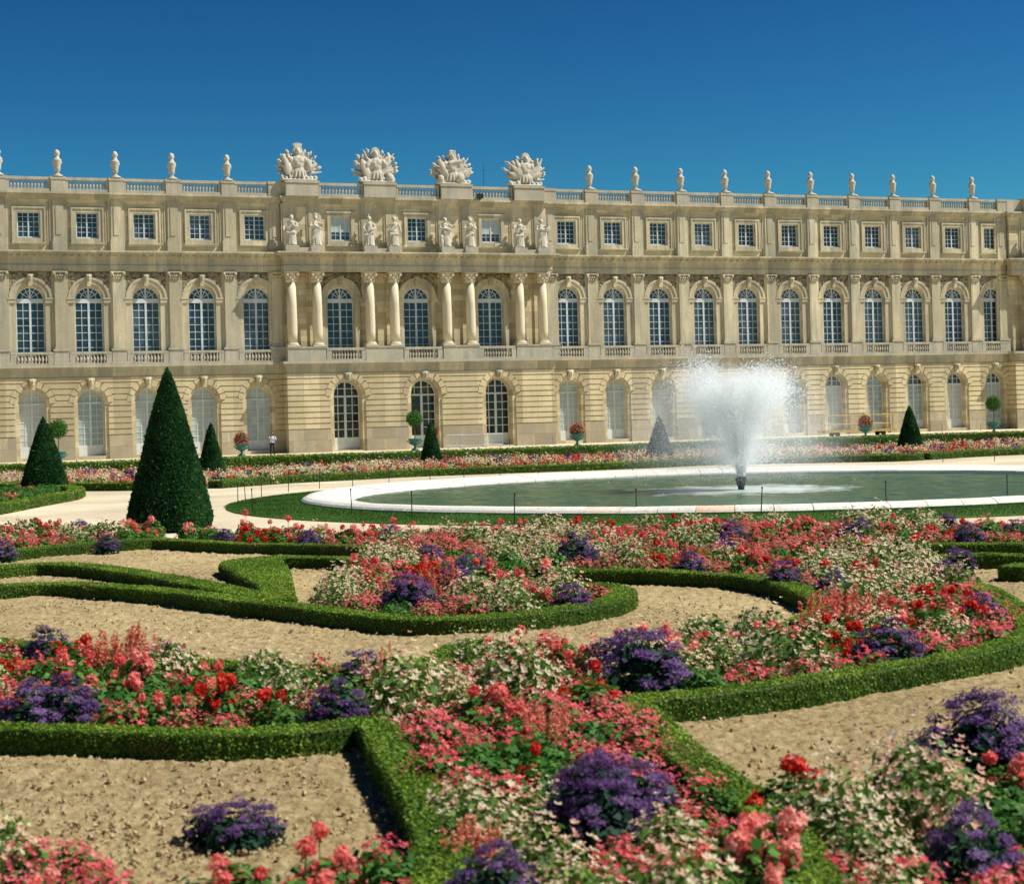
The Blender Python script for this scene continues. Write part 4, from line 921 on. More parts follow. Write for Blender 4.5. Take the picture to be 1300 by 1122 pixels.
def make_plant(kind, v):
    if kind == 'H':
        P, d = dome(330, .30, .44); P[:, 2] = np.maximum(P[:, 2], .03); lf = cards(P, d + [0, 0, .3], .10, .048, .5, .15); lr = rng.uniform(0, 1, len(lf))
        C, cdv = dome(44, .30, .50, .35); C = cdv * [.30, .30, .50] * rng.uniform(.86, 1.0, (44, 1)); fl = []; fr = []
        for c, dd in zip(C, cdv):
            n = 34; o = rng.normal(0, 1, (n, 3)); o = unit(o) * rng.uniform(.3, 1, (n, 1)) * [.066, .066, .03]
            q, ix = blossoms(c + o, np.tile(dd + [.1, -.1, .4], (n, 1)) + o * 6, .016, 3, .3, .4); fl.append(q); fr.append(clamp01(rng.uniform(.05, .75) + rng.normal(0, .22, n))[ix])
        return lf, lr, np.concatenate(fl), np.concatenate(fr), M['lf_dark'], M['fl_H']
    if kind == 'W':
        P, d = dome(430, .34, .43); P[:, 2] = np.maximum(P[:, 2], .02); lf = cards(P, d + rng.normal(0, .5, P.shape), .075, .036, .5, .1)
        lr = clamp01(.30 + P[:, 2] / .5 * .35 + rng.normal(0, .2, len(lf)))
        C, dd = dome(225, .36, .47, .05); C[:, 2] += rng.normal(0, .035, len(C)) + np.where(rng.random(len(C)) < .12, rng.uniform(.03, .12, len(C)), 0); C[:, 2] = np.maximum(C[:, 2], .06)
        fl, ix = blossoms(C, dd + [.25, -.15, .75], .026, 4, .45, .3); fr = clamp01(rng.beta(1.1, 1.15, len(C)))[ix]
        return lf, lr, fl, fr, M['lf_light'], M['fl_W']
    if kind == 'P':
        P, d = dome(190, .225, .26); P[:, 2] = np.maximum(P[:, 2], .02); lf = cards(P, d, .07, .055, .5, .1); lr = rng.uniform(.1, .95, 190)
        C, dd = dome(206, .235, .33, .03); C[:, 2] = np.maximum(C[:, 2], .03); fl, ix = blossoms(C, dd + [.2, -.1, .45], .022, 4, .4, .35); fr = clamp01(rng.beta(1.5, 1.7, 206))[ix]
        return lf, lr, fl, fr, M['lf_mid'], M['fl_P']
    if kind in 'RCG':
        P, d = dome(430, .27, .34); P[:, 2] = np.maximum(P[:, 2], .02); lf = cards(P, d + [0, 0, .4], .062, .052, .5, .12); lr = clamp01(rng.normal(.5, .25, 430))
        if kind == 'G': return lf, lr, None, None, M['lf_mid'], None
        n = 8 if kind == 'R' else 9; C, dd = dome(n, .25, .42, .35); fl = []; fr = []
        for c, q0 in zip(C, dd):
            m = 46; o = unit(rng.normal(0, 1, (m, 3))) * rng.uniform(.030, .056, (m, 1)) * rng.uniform(.75, 1.15); q, ix = blossoms(c + o + [0, 0, .03], o * 20, .022, 4, .3, .3); fl.append(q); fr.append(clamp01(rng.uniform(.2, .8) + rng.normal(0, .2, m))[ix])
            s0 = np.array([c[0] * .5, c[1] * .5, .12]); s1 = c
            lf = np.concatenate([lf, [[s0 - [.005, 0, 0], s0 + [.005, 0, 0], s1 + [.005, 0, 0], s1 - [.005, 0, 0]]]]); lr = np.r_[lr, .7]
        return lf, lr, np.concatenate(fl), np.concatenate(fr), M['lf_mid'], M['fl_' + kind]
    if kind == 'S':
        P, d = dome(150, .22, .32); P[:, 2] = np.maximum(P[:, 2], .02); lf = cards(P, d, .08, .045, .5, .1); lr = rng.uniform(.1, .9, 150)
        fl = []; fr = []
        for _ in range(13):
            a = rng.uniform(0, 6.28); r0 = .2 * math.sqrt(rng.uniform(0, 1)); h = rng.uniform(.34, .48); b0 = np.array([r0 * math.cos(a), r0 * math.sin(a), h - .19]); m = 30
            t = rng.uniform(0, 1, (m, 1)); c = b0 + [b0[0] * .2, b0[1] * .2, .24] * t + rng.normal(0, .016, (m, 3)) * (1.2 - t)
            q, ix = blossoms(c, c - b0 + rng.normal(0, .1, (m, 3)), .021, 3, .6, .7); fl.append(q); fr.append(clamp01(rng.normal(.5, .25, m))[ix])
        return lf, lr, np.concatenate(fl), np.concatenate(fr), M['lf_mid'], M['fl_S']
NAMES = {'H': 'heliotrope', 'W': 'white_flower_bush', 'P': 'begonia', 'R': 'geranium', 'C': 'geranium', 'G': 'leafy_plant', 'S': 'salvia'}
PROTO = {}; RAW = {}
for kd in 'HWPRCGS':
    PROTO[kd] = []; RAW[kd] = []
    for v in range(4):
        lf, lr, fl, fr, ml, mf = make_plant(kd, v)
        if fr is not None: fr = clamp01(fr * .85 + (.07, .17, -.06, .02)[v])
        lr = clamp01(lr * .9 + (.0, .1, .05, .12)[v])
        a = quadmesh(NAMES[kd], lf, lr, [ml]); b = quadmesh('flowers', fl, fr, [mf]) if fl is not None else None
        PROTO[kd].append((a, b)); RAW[kd].append((lf, lr, fl, fr))

BEDS = {
 'left border': [(-60, 702), (60, 690), (150, 683), (196, 680), (205, 672), (150, 668), (60, 672), (-60, 676)],
 'back border': [(226, 682), (300, 686), (400, 689), (480, 692), (560, 696), (600, 698), (690, 690), (800, 688), (960, 688), (1105, 689), (1200, 687), (1400, 685), (1400, 664), (1300, 665), (1000, 666), (800, 669), (600, 674), (420, 677), (300, 677), (240, 674)],
 'middle bed': [(560, 699), (640, 712), (676, 720), (752, 719), (860, 721), (940, 725), (1000, 736), (1036, 746), (1060, 762), (1130, 740), (1185, 720), (1150, 700), (1105, 692), (960, 690), (800, 690), (690, 692), (600, 699)],
 'scroll bed': [(402, 757), (430, 738), (455, 716), (500, 703), (545, 704), (600, 708), (655, 720), (700, 737), (740, 748), (770, 752), (756, 760), (712, 767), (650, 773), (583, 777), (515, 776), (448, 770)],
 'right bed': [(1056, 772), (1064, 764), (1132, 742), (1188, 722), (1216, 738), (1244, 750), (1270, 768), (1288, 784), (1296, 797), (1268, 810), (1215, 822), (1134, 836), (1009, 856), (885, 872), (806, 881), (772, 872), (752, 850), (756, 830), (800, 820), (868, 806), (950, 792), (1020, 796), (1050, 784)],
 'centre bed': [(560, 858), (575, 835), (600, 822), (650, 815), (720, 812), (752, 832), (752, 852), (772, 875), (796, 897), (818, 922), (842, 950), (872, 976), (905, 1000), (940, 1028), (975, 1065), (1010, 1120), (1015, 1150), (590, 1150), (582, 1090), (575, 1045), (560, 1010), (540, 975), (518, 945), (498, 912), (486, 902), (505, 880), (535, 860)],
 'front left bed': [(-60, 818), (60, 832), (110, 840), (200, 849), (300, 855), (380, 858), (470, 860), (530, 862), (502, 880), (484, 898), (455, 902), (420, 908), (338, 915), (237, 917), (100, 912), (-60, 909)],
 'lower right bed': [(925, 1042), (960, 1028), (1050, 1014), (1130, 1005), (1180, 990), (1230, 972), (1320, 968), (1420, 962), (1420, 1150), (1060, 1150), (1000, 1090), (960, 1055)],
 'bottom left corner': [(-60, 1062), (50, 1068), (110, 1080), (140, 1115), (160, 1150), (-60, 1150)],
 'bottom bed': [(225, 1115), (300, 1098), (360, 1108), (420, 1098), (500, 1078), (548, 1084), (552, 1150), (235, 1150)],
 'small left bed': [(-80, 645), (0, 635), (45, 628), (74, 622.5), (40, 613), (-80, 620)],
}
SEEDS = """63,672,W 30,682,P 50,690,P 85,668,R 100,685,P 120,665,G 140,665,C 75,686,W 160,680,P 5,690,P 10,678,C
180,680,P 230,684,P 255,672,G 280,664,W 322,664,C 310,684,P 345,662,R 362,660,W 380,674,R 350,685,P 400,687,P 410,667,C 440,670,P 464,664,W 440,690,P 480,670,C 520,664,C
540,676,P 560,686,P 597,660,W 610,672,W 600,690,P 575,662,W 640,667,P 655,664,C 640,680,W 660,690,W 690,682,P 705,662,W 720,672,W 752,662,R 760,682,C 790,667,P 800,690,W
820,662,W 850,658,W 835,682,W 870,662,R 880,672,C 900,692,P 930,692,P 780,714,P 730,702,G 750,707,P 700,706,C 680,713,G 820,707,W 850,697,R 910,708,P 950,714,C 970,682,P 985,662,C
1000,660,W 1010,692,G 1030,692,C 1040,664,C 1050,682,P 1080,692,W 1100,667,C 1110,662,W 1140,662,W 1120,677,P 1150,674,G 1170,676,R 1190,674,P 1210,670,R 1240,674,P 1262,660,P
1275,662,C 1290,674,P 1000,717,P 1020,727,P 1050,714,W 969,706,R 1075,722,R 1090,707,W 1120,702,W 1150,712,W 1165,727,W 1120,732,W 1180,737,W 1090,732,R 1060,752,P 1100,752,W
1060,785,S 1080,790,W 1137,766,C 1100,772,C 1150,752,W 1190,752,R 1210,757,P 1205,737,P 1230,747,P 1195,777,R 1220,785,P 1240,800,P 1190,800,P 1160,812,P 1255,780,P 1180,790,W
1030,805,R 1040,818,R 1010,790,W 980,790,W 950,787,W 900,782,W 920,800,G 880,805,G 870,840,G 890,845,G 940,845,P 960,850,P 1000,840,P 1030,835,P 1060,832,P 1090,828,P 880,865,P
860,822,W 1000,822,W 855,807,C 1060,815,G 430,732,W 470,707,W 500,707,W 450,757,P 410,757,P 465,722,C 490,730,R 455,742,W 490,762,P 470,767,P 550,742,S 548,717,R 560,702,P 530,710,C
600,752,W 640,742,W 660,752,W 680,737,W 570,767,P 600,764,P 650,727,C 670,722,C 710,762,P 730,754,P 690,764,R 625,707,G 640,717,G 620,732,G
640,830,W 620,850,W 660,812,W 700,840,W 690,812,W 720,850,W 580,850,W 560,860,W 706,802,C 720,800,P 705,832,R 620,875,C 600,870,W 640,885,C 520,890,P 550,920,P 530,910,P 570,960,P
590,970,P 690,905,C 670,920,S 720,900,S 740,920,P 650,920,G 640,940,G 700,950,G 655,960,R 660,945,R 760,860,P 780,880,P 800,910,P 770,930,P 810,940,P 740,880,P 600,1000,W 560,1010,W
530,1015,W 640,1000,W 680,1010,W 700,1020,W 850,1000,P 830,1015,C 810,1025,S 870,1015,P 880,1030,W 480,1025,P 450,1030,R 560,985,P
30,812,W 15,842,W 10,872,P 25,882,P 50,832,W 60,822,R 85,835,R 130,838,S 150,842,C 155,818,C 205,845,C 170,862,G 190,880,G 125,905,P 180,905,P 200,900,P 230,892,P 250,810,W 280,815,W
320,825,W 350,835,W 220,832,W 260,862,W 270,852,G 300,852,G 340,852,G 310,875,R 345,872,R 300,902,P 380,897,P 250,902,P 400,877,W 390,892,P 350,890,G 420,852,P 455,847,S 475,847,S
440,862,G 490,872,W 470,872,W 930,985,P 960,977,C 1000,990,W 1040,982,W 1080,962,W 1130,952,W 1100,1000,G 1150,990,W 1180,972,W 1170,947,R 1200,962,P 1230,967,C 1220,990,P 1290,947,S
1285,962,C 1000,1022,W 1060,1022,W 1300,990,G 1250,1010,G 1180,1022,W 20,1012,W 60,1012,W 100,1014,W 10,1032,W 700,1060,W 800,1070,P 850,1080,W 620,1060,S 1100,1070,W 1200,1080,P 1000,1060,C
400,1040,P 330,1080,C 500,1070,W 60,1070,P"""
SD = [(float(a), float(b), k) for a, b, k in (t.split(',') for t in SEEDS.split())]
SDW = np.array([G(a, b, .36) for a, b, _ in SD]); SDK = [k for _, _, k in SD]
HEL = """5,690 135,680 102,664 282,672 392,676 495,672 390,679 576,722 598,702 519,733 546,697 733,686 726,748 928,662 918,687 876,706 1076,668 1202,657 1232,671 1200,716 1246,760 1126,792
1056,733 996,722 816,816 783,820 78,862 40,872 61,806 210,818 428,878 458,834 752,982 796,968 766,1012 1226,898 1262,905 294,1018 260,1030 330,1030 1288,660 745,965 590,712 505,745 1216,702 1092,664 620,1080 1230,1050"""
HSC = {(294, 1018): .72, (260, 1030): .5, (330, 1030): .5, (576, 722): 1.15, (519, 733): 1.25, (816, 816): 1.35, (78, 862): 1.15, (40, 872): 1.05, (1226, 898): 1.35, (1262, 905): 1.25, (733, 686): 1.2, (928, 662): 1.25, (1126, 792): 1.15, (783, 820): 1.0, (752, 982): 1.1, (796, 968): 1.1}
KLAB = {'H': 'purple heliotrope bush', 'W': 'airy bush of creamy white flowers', 'P': 'low mound of pink begonias', 'R': 'leafy geranium with red flower heads', 'C': 'geranium with coral pink flower heads',
        'G': 'green leafy plant not in flower', 'S': 'salmon pink salvia with upright spikes'}
KCAT = {'H': 'heliotrope', 'W': 'white flowers', 'P': 'begonia', 'R': 'geranium', 'C': 'geranium', 'G': 'leafy plant', 'S': 'salvia'}
RAD = {'H': .30, 'W': .29, 'P': .175, 'R': .25, 'C': .25, 'G': .24, 'S': .21}
WHERE = {'left border': 'in the border left of the largest cone', 'back border': 'in the border along the pool path', 'middle bed': 'in the middle bed behind the curving hedge', 'scroll bed': 'inside the scroll shaped hedge',
         'right bed': 'in the big curved bed on the right', 'centre bed': 'in the bed at the bottom centre', 'front left bed': 'in the front left bed', 'lower right bed': 'in the bottom right bed',
         'bottom left corner': 'in the bottom left corner', 'bottom bed': 'at the bottom edge left of centre', 'small left bed': 'in the small bed at the left edge'}
BP = {k: GP(v, .2) for k, v in BEDS.items()}
plants = []      # kind, x, y, scale, bed
for t in HEL.split():
    a, b = map(float, t.split(',')); sc = HSC.get((int(a), int(b)), .9) * 1.1; x, y = G(a, b, .42 * sc)
    bed = min(BP, key=lambda k: 0 if inside(BP[k], np.array([[x, y]]))[0] else np.min(np.hypot(BP[k][:, 0] - x, BP[k][:, 1] - y)))
    plants.append(('H', x, y, sc, bed))
taken = [(x, y, RAD['H'] * sc) for _, x, y, sc, _ in plants]
for bed, poly in BP.items():
    lo, hi = poly.min(0), poly.max(0); area = np.prod(hi - lo); tries = int(min(26000, area * 170))
    C = rng.uniform(lo, hi, (tries, 2)); C = C[inside(poly, C)]
    fac = 1.0 if bed != 'back border' else 1.0
    T = np.array(taken)
    loc = []
    for x, y in C:
        j = int(np.argmin((SDW[:, 0] - x) ** 2 + ((SDW[:, 1] - y) * .8) ** 2)); kd = SDK[j]
        if rng.uniform() < .24: kd = 'WPRCPWGGPC'[rng.integers(10)]
        s = rng.uniform(.80, 1.35) * (1.12 if kd == 'W' else 1); r = RAD[kd] * s * (1.0 if y < 30 else 1.12)
        if len(taken):
            A = np.array(taken[-1500:]); 
            if np.any((A[:, 0] - x) ** 2 + (A[:, 1] - y) ** 2 < (A[:, 2] + r) ** 2 * .62): continue
        taken.append((x, y, r)); plants.append((kd, x, y, s, bed))
def add_plant(kd, x, y, s, label, group):
    v = rng.integers(4); a, b = PROTO[kd][v]
    o = bpy.data.objects.new(NAMES[kd], a); COL.objects.link(o); o.location = (x, y, .01); o.rotation_euler = (rng.normal(0, .06), rng.normal(0, .06), rng.uniform(0, 6.28))
    o.scale = (s * rng.uniform(.92, 1.08), s * rng.uniform(.92, 1.08), s * rng.uniform(.88, 1.12)); tag(o, label, KCAT[kd], group)
    if b:
        c = bpy.data.objects.new('flowers', b); COL.objects.link(c); c.parent = o
cnt = {}
rest = []
plants.sort(key=lambda p: p[2])
hb = {}
for p in plants:
    if p[0] == 'H': hb.setdefault(p[4], []).append(p)
hl = {}
for bed, ps in hb.items():
    ps.sort(key=lambda p: p[1])
    for i, p in enumerate(ps): hl[(p[1], p[2])] = '%s %s%s' % (KLAB['H'], WHERE[bed], '' if len(ps) == 1 else ', %s from left' % ORD[i] if len(ps) <= 20 else '')
for kd, x, y, s, bed in plants:
    nm = NAMES[kd]; cnt[nm] = cnt.get(nm, 0) + 1
    if cnt[nm] > 290: rest.append((kd, x, y, s)); continue
    lab = hl[(x, y)] if kd == 'H' else KLAB[kd] + ' ' + WHERE[bed]
    add_plant(kd, x, y, s, lab, None if (kd == 'H') else '%s %s' % (KCAT[kd] + ('' if KCAT[kd].endswith('s') else ' plants'), WHERE[bed]) if kd not in 'RC' else '%s geraniums %s' % ('red' if kd == 'R' else 'coral', WHERE[bed]))
print('PLANTS', cnt, 'rest', len(rest))
FM = ['lf_dark', 'fl_H', 'lf_light', 'fl_W', 'lf_mid', 'fl_P', 'fl_R', 'fl_C', 'fl_S']; FI = {'H': (0, 1), 'W': (2, 3), 'P': (4, 5), 'R': (4, 6), 'C': (4, 7), 'G': (4, 4), 'S': (4, 8)}
def stuff_flowers(name, lst, frac_l, frac_f, grow):
    Qs = []; Rs = []; Is = []
    for kd, x, y, s in lst:
        lf, lr, fl, fr = RAW[kd][rng.integers(4)]; a = rng.uniform(0, 6.28); c, sn = math.cos(a), math.sin(a); R = np.array([[c, sn, 0], [-sn, c, 0], [0, 0, 1]])
        for q, r, fr_, mi in ((lf, lr, frac_l, FI[kd][0]), (fl, fr, frac_f, FI[kd][1])):
            if q is None: continue
            k = rng.random(len(q)) < fr_; q2 = q[k]; m = q2.mean(1, keepdims=True); q2 = m + (q2 - m) * grow
            Qs.append((q2 @ R) * s + [x, y, .01]); Rs.append(r[k]); Is.append(np.full(k.sum(), mi))
    o = link(name, quadmesh(name, np.concatenate(Qs), np.concatenate(Rs), [M[k] for k in FM], np.concatenate(Is)), None); tag(o, kind='stuff'); return o
if rest: stuff_flowers('border_flowers', rest, .6, .6, 1.25)
# far strip beyond the pool, between the low and the tall hedge
def farstrip():
    A = GP(LPX + LPX2 + LPX3, .26); B = GP(MPX, .5); lst = []
    xs = np.arange(-52, 66, .62)
    for x in xs:
        ya = np.interp(x, A[:, 0], A[:, 1]) + .7; yb = np.interp(x, B[:, 0], B[:, 1]) - 2.6
        y = ya
        while y < min(yb, ya + 15):
            g = fbm(np.array([[x * 1.0, y * 1.0]]), .55, 77, 2)[0]; u = rng.uniform()
            kd = 'P' if y < ya + 1.5 and u < .7 else ('W' if g > .04 else 'P' if g < -.12 else 'C' if u < .45 else 'W' if u < .72 else 'H' if u < .82 else 'R')
            lst.append((kd, x + rng.normal(0, .2), y + rng.normal(0, .2), rng.uniform(.95, 1.25) if yb - y > 4 else .9)); y += .75
    stuff_flowers('far_flower_strip', lst, .10, .15, 2.6)
farstrip()

# ------------------------------------------------------------------ fountain
def fountain():
    root = empty('fountain', (PX, PY, .03)); tag(root, 'tall white fountain jet spreading from a dark nozzle in the pool', 'fountain')
    nz = MB().lathe([(.10, -.1), (.11, .12), (.15, .2), (.15, .28), (.19, .30), (.19, .44), (.13, .45), (.13, .38)], (0, 0, 0), 16); nz.build('nozzle', M['iron'], root, False)
    n = 380000; g = 9.81
    jets = 11; j = rng.integers(0, jets, n); ja = 2 * math.pi * j / jets + rng.normal(0, .085, n)
    jv = rng.normal(0, .05, jets)[j]
    th = np.abs(rng.normal(12.2, 2.5, n)); inner = rng.random(n) < .16; th = np.where(inner, np.abs(rng.normal(0, 6, n)), th); th = np.radians(th)
    v = 7.95 * (1 + rng.normal(0, .045, n) + jv) * np.where(inner, .90, 1)
    tmax = 2 * v * np.cos(th) / g
    t = tmax * np.where(rng.random(n) < .64, rng.uniform(0, .62, n), rng.uniform(.35, .99, n))
    spread = np.clip(t / .9, 0, 1.7)
    x = v * np.sin(th) * t * np.cos(ja); y = v * np.sin(th) * t * np.sin(ja); z = v * np.cos(th) * t - .5 * g * t * t + .42
    low = rng.random(n) < .13; vz = rng.uniform(3.2, 7.2, n); vh = np.abs(rng.normal(1.9, .45, n)) * np.where(rng.random(n) < .3, .5, 1); tl = 2 * vz / g * rng.uniform(0, .85, n); al = rng.uniform(0, 2 * math.pi, n)
    x = np.where(low, vh * tl * np.cos(al), x); y = np.where(low, vh * tl * np.sin(al), y); z = np.where(low, vz * tl - .5 * g * tl * tl + .42, z); spread = np.where(low, np.clip(tl / .9, 0, .9), spread)
    x += rng.normal(0, .24, n) * spread ** 1.7 - .14 * spread ** 2; y += rng.normal(0, .20, n) * spread ** 1.7; z += rng.normal(0, .12, n) * spread ** 1.5
    ok = z > .0; P = np.c_[x, y, z][ok]; n = len(P); sp = spread[ok]
    sz = np.where(rng.random(n) < .13, rng.uniform(.012, .028, n), rng.uniform(.004, .010, n)) * np.where(sp > 1.15, .62, .75 + .3 * sp)
    D = unit(rng.normal(0, 1, (n, 3))); E = unit(np.cross(D, rng.normal(0, 1, (n, 3)))); H_ = np.cross(D, E); s = sz[:, None]
    Q = np.concatenate([np.stack([P - E * s, P - D * s, P + E * s, P + D * s], 1), np.stack([P - H_ * s, P - D * s, P + H_ * s, P + D * s], 1)])
    rp = MB(); rr_ = random.Random(5)                       # the solid ropes of water that leave the nozzle
    for k in range(26):
        a = rr_.uniform(0, 6.283); h_ = rr_.uniform(.25, 1.9); vz_ = rr_.uniform(6.6, 7.9); t1 = rr_.uniform(.18, .36); pr = None
        for i in range(9):
            t_ = t1 * i / 8; q_ = Vector((.07 * math.cos(a) + h_ * t_ * math.cos(a), .07 * math.sin(a) + h_ * t_ * math.sin(a), .40 + vz_ * t_ - 4.9 * t_ * t_)); ra = .030 * (1 - i / 8.5) + .012 * rr_.random() + .006
            if pr: rp.tube(pr[0], q_, pr[1], ra, 6)
            pr = (q_, ra)
    rp.build('jet_ropes', M['drop'], root, True)
    link('water_jet', quadmesh('water_jet', Q, rng.uniform(0, 1, len(Q)), [M['drop']]), None, root)
    # the fine mist: a real volume, dense along the jet, thin where it drifts and falls
    vm = bpy.data.materials.new('water_mist'); vm.use_nodes = True; nt = vm.node_tree; nt.nodes.remove(nt.nodes['Principled BSDF']); L = nt.links
    pv = N(nt, "ShaderNodeVolumePrincipled"); pv.inputs['Color'].default_value = (.97, .985, .98, 1); pv.inputs['Anisotropy'].default_value = .15
    L.new(pv.outputs[0], nt.nodes['Material Output'].inputs['Volume'])
    tc = N(nt, "ShaderNodeTexCoord"); sep = N(nt, "ShaderNodeSeparateXYZ"); L.new(tc.outputs['Object'], sep.inputs[0])
    def mth(op, a, b=None, c=None):
        n_ = N(nt, "ShaderNodeMath", operation=op)
        for k_, v_ in enumerate((a, b, c)):
            if v_ is None: continue
            if hasattr(v_, 'links'): L.new(v_, n_.inputs[k_])
            else: n_.inputs[k_].default_value = v_
        return n_.outputs[0]
    x, y, z = sep.outputs; x = mth('ADD', x, mth('MULTIPLY', z, .03)); rr = mth('SQRT', mth('ADD', mth('MULTIPLY', x, x), mth('MULTIPLY', y, y)))
    ns = N(nt, "ShaderNodeTexNoise", Scale=1.6, Detail=5.0, Roughness=.65); L.new(tc.outputs['Object'], ns.inputs['Vector']); nz_ = ns.outputs[0]
    rc = mth('ADD', .06, mth('MULTIPLY', mth('POWER', mth('MAXIMUM', mth('SUBTRACT', z, .38), 0), .72), .86))
    core = mth('MAXIMUM', 0, mth('SUBTRACT', 1, mth('POWER', mth('DIVIDE', rr, rc), 2.0)))
    top = N(nt, "ShaderNodeMapRange"); top.interpolation_type = 'SMOOTHSTEP'; n2_ = N(nt, "ShaderNodeTexNoise", Scale=.75, Detail=2.0); L.new(tc.outputs['Object'], n2_.inputs['Vector']); L.new(mth('ADD', z, mth('ADD', mth('MULTIPLY', mth('SUBTRACT', nz_, .5), 2.2), mth('MULTIPLY', mth('SUBTRACT', n2_.outputs[0], .5), 3.0))), top.inputs[0])
    top.inputs[1].default_value = 4.5; top.inputs[2].default_value = 2.6; top.inputs[3].default_value = 0; top.inputs[4].default_value = 1
    lumps = N(nt, "ShaderNodeMapRange"); L.new(nz_, lumps.inputs[0]); lumps.inputs[1].default_value = .36; lumps.inputs[2].default_value = .64
    veil = mth('MAXIMUM', 0, mth('SUBTRACT', 1, mth('DIVIDE', rr, 4.4)))
    d = mth('MULTIPLY', core, mth('ADD', .35, mth('MULTIPLY', lumps.outputs[0], 1.5)))
    d = mth('ADD', mth('MULTIPLY', d, .30), mth('MULTIPLY', mth('MULTIPLY', veil, lumps.outputs[0]), .30))
    bot = N(nt, "ShaderNodeMapRange"); L.new(z, bot.inputs[0]); bot.inputs[1].default_value = .15; bot.inputs[2].default_value = 1.3
    L.new(mth('MULTIPLY', mth('MULTIPLY', d, top.outputs[0]), bot.outputs[0]), pv.inputs['Density'])
    MB().lathe([(1.0, .12), (4.3, .2), (4.5, 2.0), (4.2, 3.8), (3.2, 5.0)], (0, 0, 0), 32).build('mist', vm, root)
fountain()

# ------------------------------------------------------------------ iron stakes
sk = MB().tube((0, 0, -.02), (0, 0, .70), .016, .013, 6).lathe([(.022, 0), (.026, .02), (.0, .05)], (0, 0, .69), 6).mesh('iron_stake'); sk.materials.append(M['iron'])
ST_F = [(302, 643.5), (311.5, 634), (320.6, 650), (447, 654), (523, 660), (653, 666.5), (808.5, 657), (966, 656.5), (1125, 649), (1279, 643)]
ST_B = [(332, 629.5), (366, 623.5), (405.5, 619.3), (447.7, 616), (494, 612.5), (546, 610), (589, 607.7), (635, 604.5), (683, 602), (739, 600), (803, 598.5), (1059, 588), (1131, 586), (1197, 586), (1262.5, 585)]
for lst, w in ((ST_F, 'front'), (ST_B, 'far')):
    for i, (a, b) in enumerate(sorted(lst)):
        x, y = G(a, b, .03); o = link('iron_stake', sk, None); o.location = (x, y, 0); o.rotation_euler = (rng.normal(0, .03), rng.normal(0, .03), 0)
        o.scale = (1, 1, rng.uniform(.95, 1.2)); tag(o, 'thin dark iron stake on the %s edge of the pool lawn, %s from left' % (w, ORD[i]), 'stake', 'iron stakes around the pool')
for i, (a, b) in enumerate([(375, 573), (647, 570.5), (702, 567), (1196, 551), (1245, 550), (1290, 549)]):
    x, y = G(a, b - 2, .0); o = link('iron_stake', sk, None); o.location = (x, y, 0); tag(o, 'thin dark stake on the pale terrace behind the tall hedge, %s from left' % ORD[i], 'stake', 'stakes on the terrace')

# ------------------------------------------------------------------ urns and their plants on the terrace
def urn_mesh():
    m = MB(); m.box(-.30, .30, -.30, .30, 0, .08); m.lathe([(.24, .08), (.22, .14), (.09, .22), (.08, .34), (.20, .42), (.36, .52), (.44, .72), (.45, .86), (.50, .90), (.50, .95), (.43, .95), (.40, .85)], (0, 0, 0), 18)
    for k in range(10): a = 2 * math.pi * k / 10; m.ell((.36 * math.cos(a), .36 * math.sin(a), .58), (.09, .09, .08), nu=6, nv=4)
    for sg in (-1, 1): m.tube((sg * .44, 0, .84), (sg * .60, 0, .74), .035); m.tube((sg * .60, 0, .74), (sg * .38, 0, .56), .035)
    return m
tu = urn_mesh().mesh('garden_urn'); tu.materials.append(M['bronze']); tu.shade_smooth()
def terrace_urn(px, py, label, ball, plabel):
    x, y = G(px, py); o = link('garden_urn', tu, None); o.location = (x, y, 0); tag(o, label, 'urn', 'bronze urns on the terrace')
    r = .52
    if ball:
        root = empty('ball_tree', (x, y, .86)); tag(root, plabel, 'clipped tree', 'ball shaped trees in urns')
        MB().tube((0, 0, -.1), (.02, 0, 1.15), .04, .03).build('trunk', M['wood'], root)
        n = 2600; d = unit(rng.normal(0, 1, (n, 3))); P = d * (rng.uniform(.55, 1.03, (n, 1)) * (1 + .25 * fbm(d + px, 2.4, 5, 2)[:, None])) * .66 + [0, 0, 1.62]
        Q = cards(P, d, .11, .08, .5); link('crown', quadmesh('crown', Q, clamp01(.45 + rng.normal(0, .22, n)), [M['lf_mid']]), None, root)
    else:
        P, d = dome(900, .62, .72, -.35); P[:, 2] += .22
        Q = cards(P, d, .13, .09, .5); o2 = link('urn_flowers', quadmesh('urn_flowers', Q, rng.uniform(0, .5, len(Q)), [M['lf_mid']]), None); o2.location = (x, y, .93)
        C, dd = dome(420, .66, .76, -.3); C[:, 2] += .22; q, ix = blossoms(C, dd, .055, 4, .4, .5); link('flowers', quadmesh('flowers', q, clamp01(rng.beta(2, 2, 420))[ix], [M['fl_P']]), None, o2)
        tag(o2, plabel, 'flowering plant', 'pink flowers in urns')
terrace_urn(307, 579, 'green bronze urn left of the person, holding pink flowers', False, 'round mass of pink flowers in the urn left of the person')
terrace_urn(733, 566, 'green bronze urn right of the portico, holding pink flowers', False, 'round mass of pink flowers in the urn right of the portico')
terrace_urn(1099, 555.5, 'green bronze urn in front of the yellow platform, holding pink flowers', False, 'round mass of pink flowers in front of the yellow platform')
terrace_urn(74.5, 591, 'green bronze urn behind the cone topiary at the left edge', True, 'ball shaped tree in the urn behind the left edge cone')
terrace_urn(527, 572, 'green bronze urn in front of the open middle doorway', True, 'ball shaped tree in front of the open middle doorway')
terrace_urn(1262, 549.5, 'green bronze urn near the right edge holding a ball tree', True, 'ball shaped tree in the urn near the right edge')

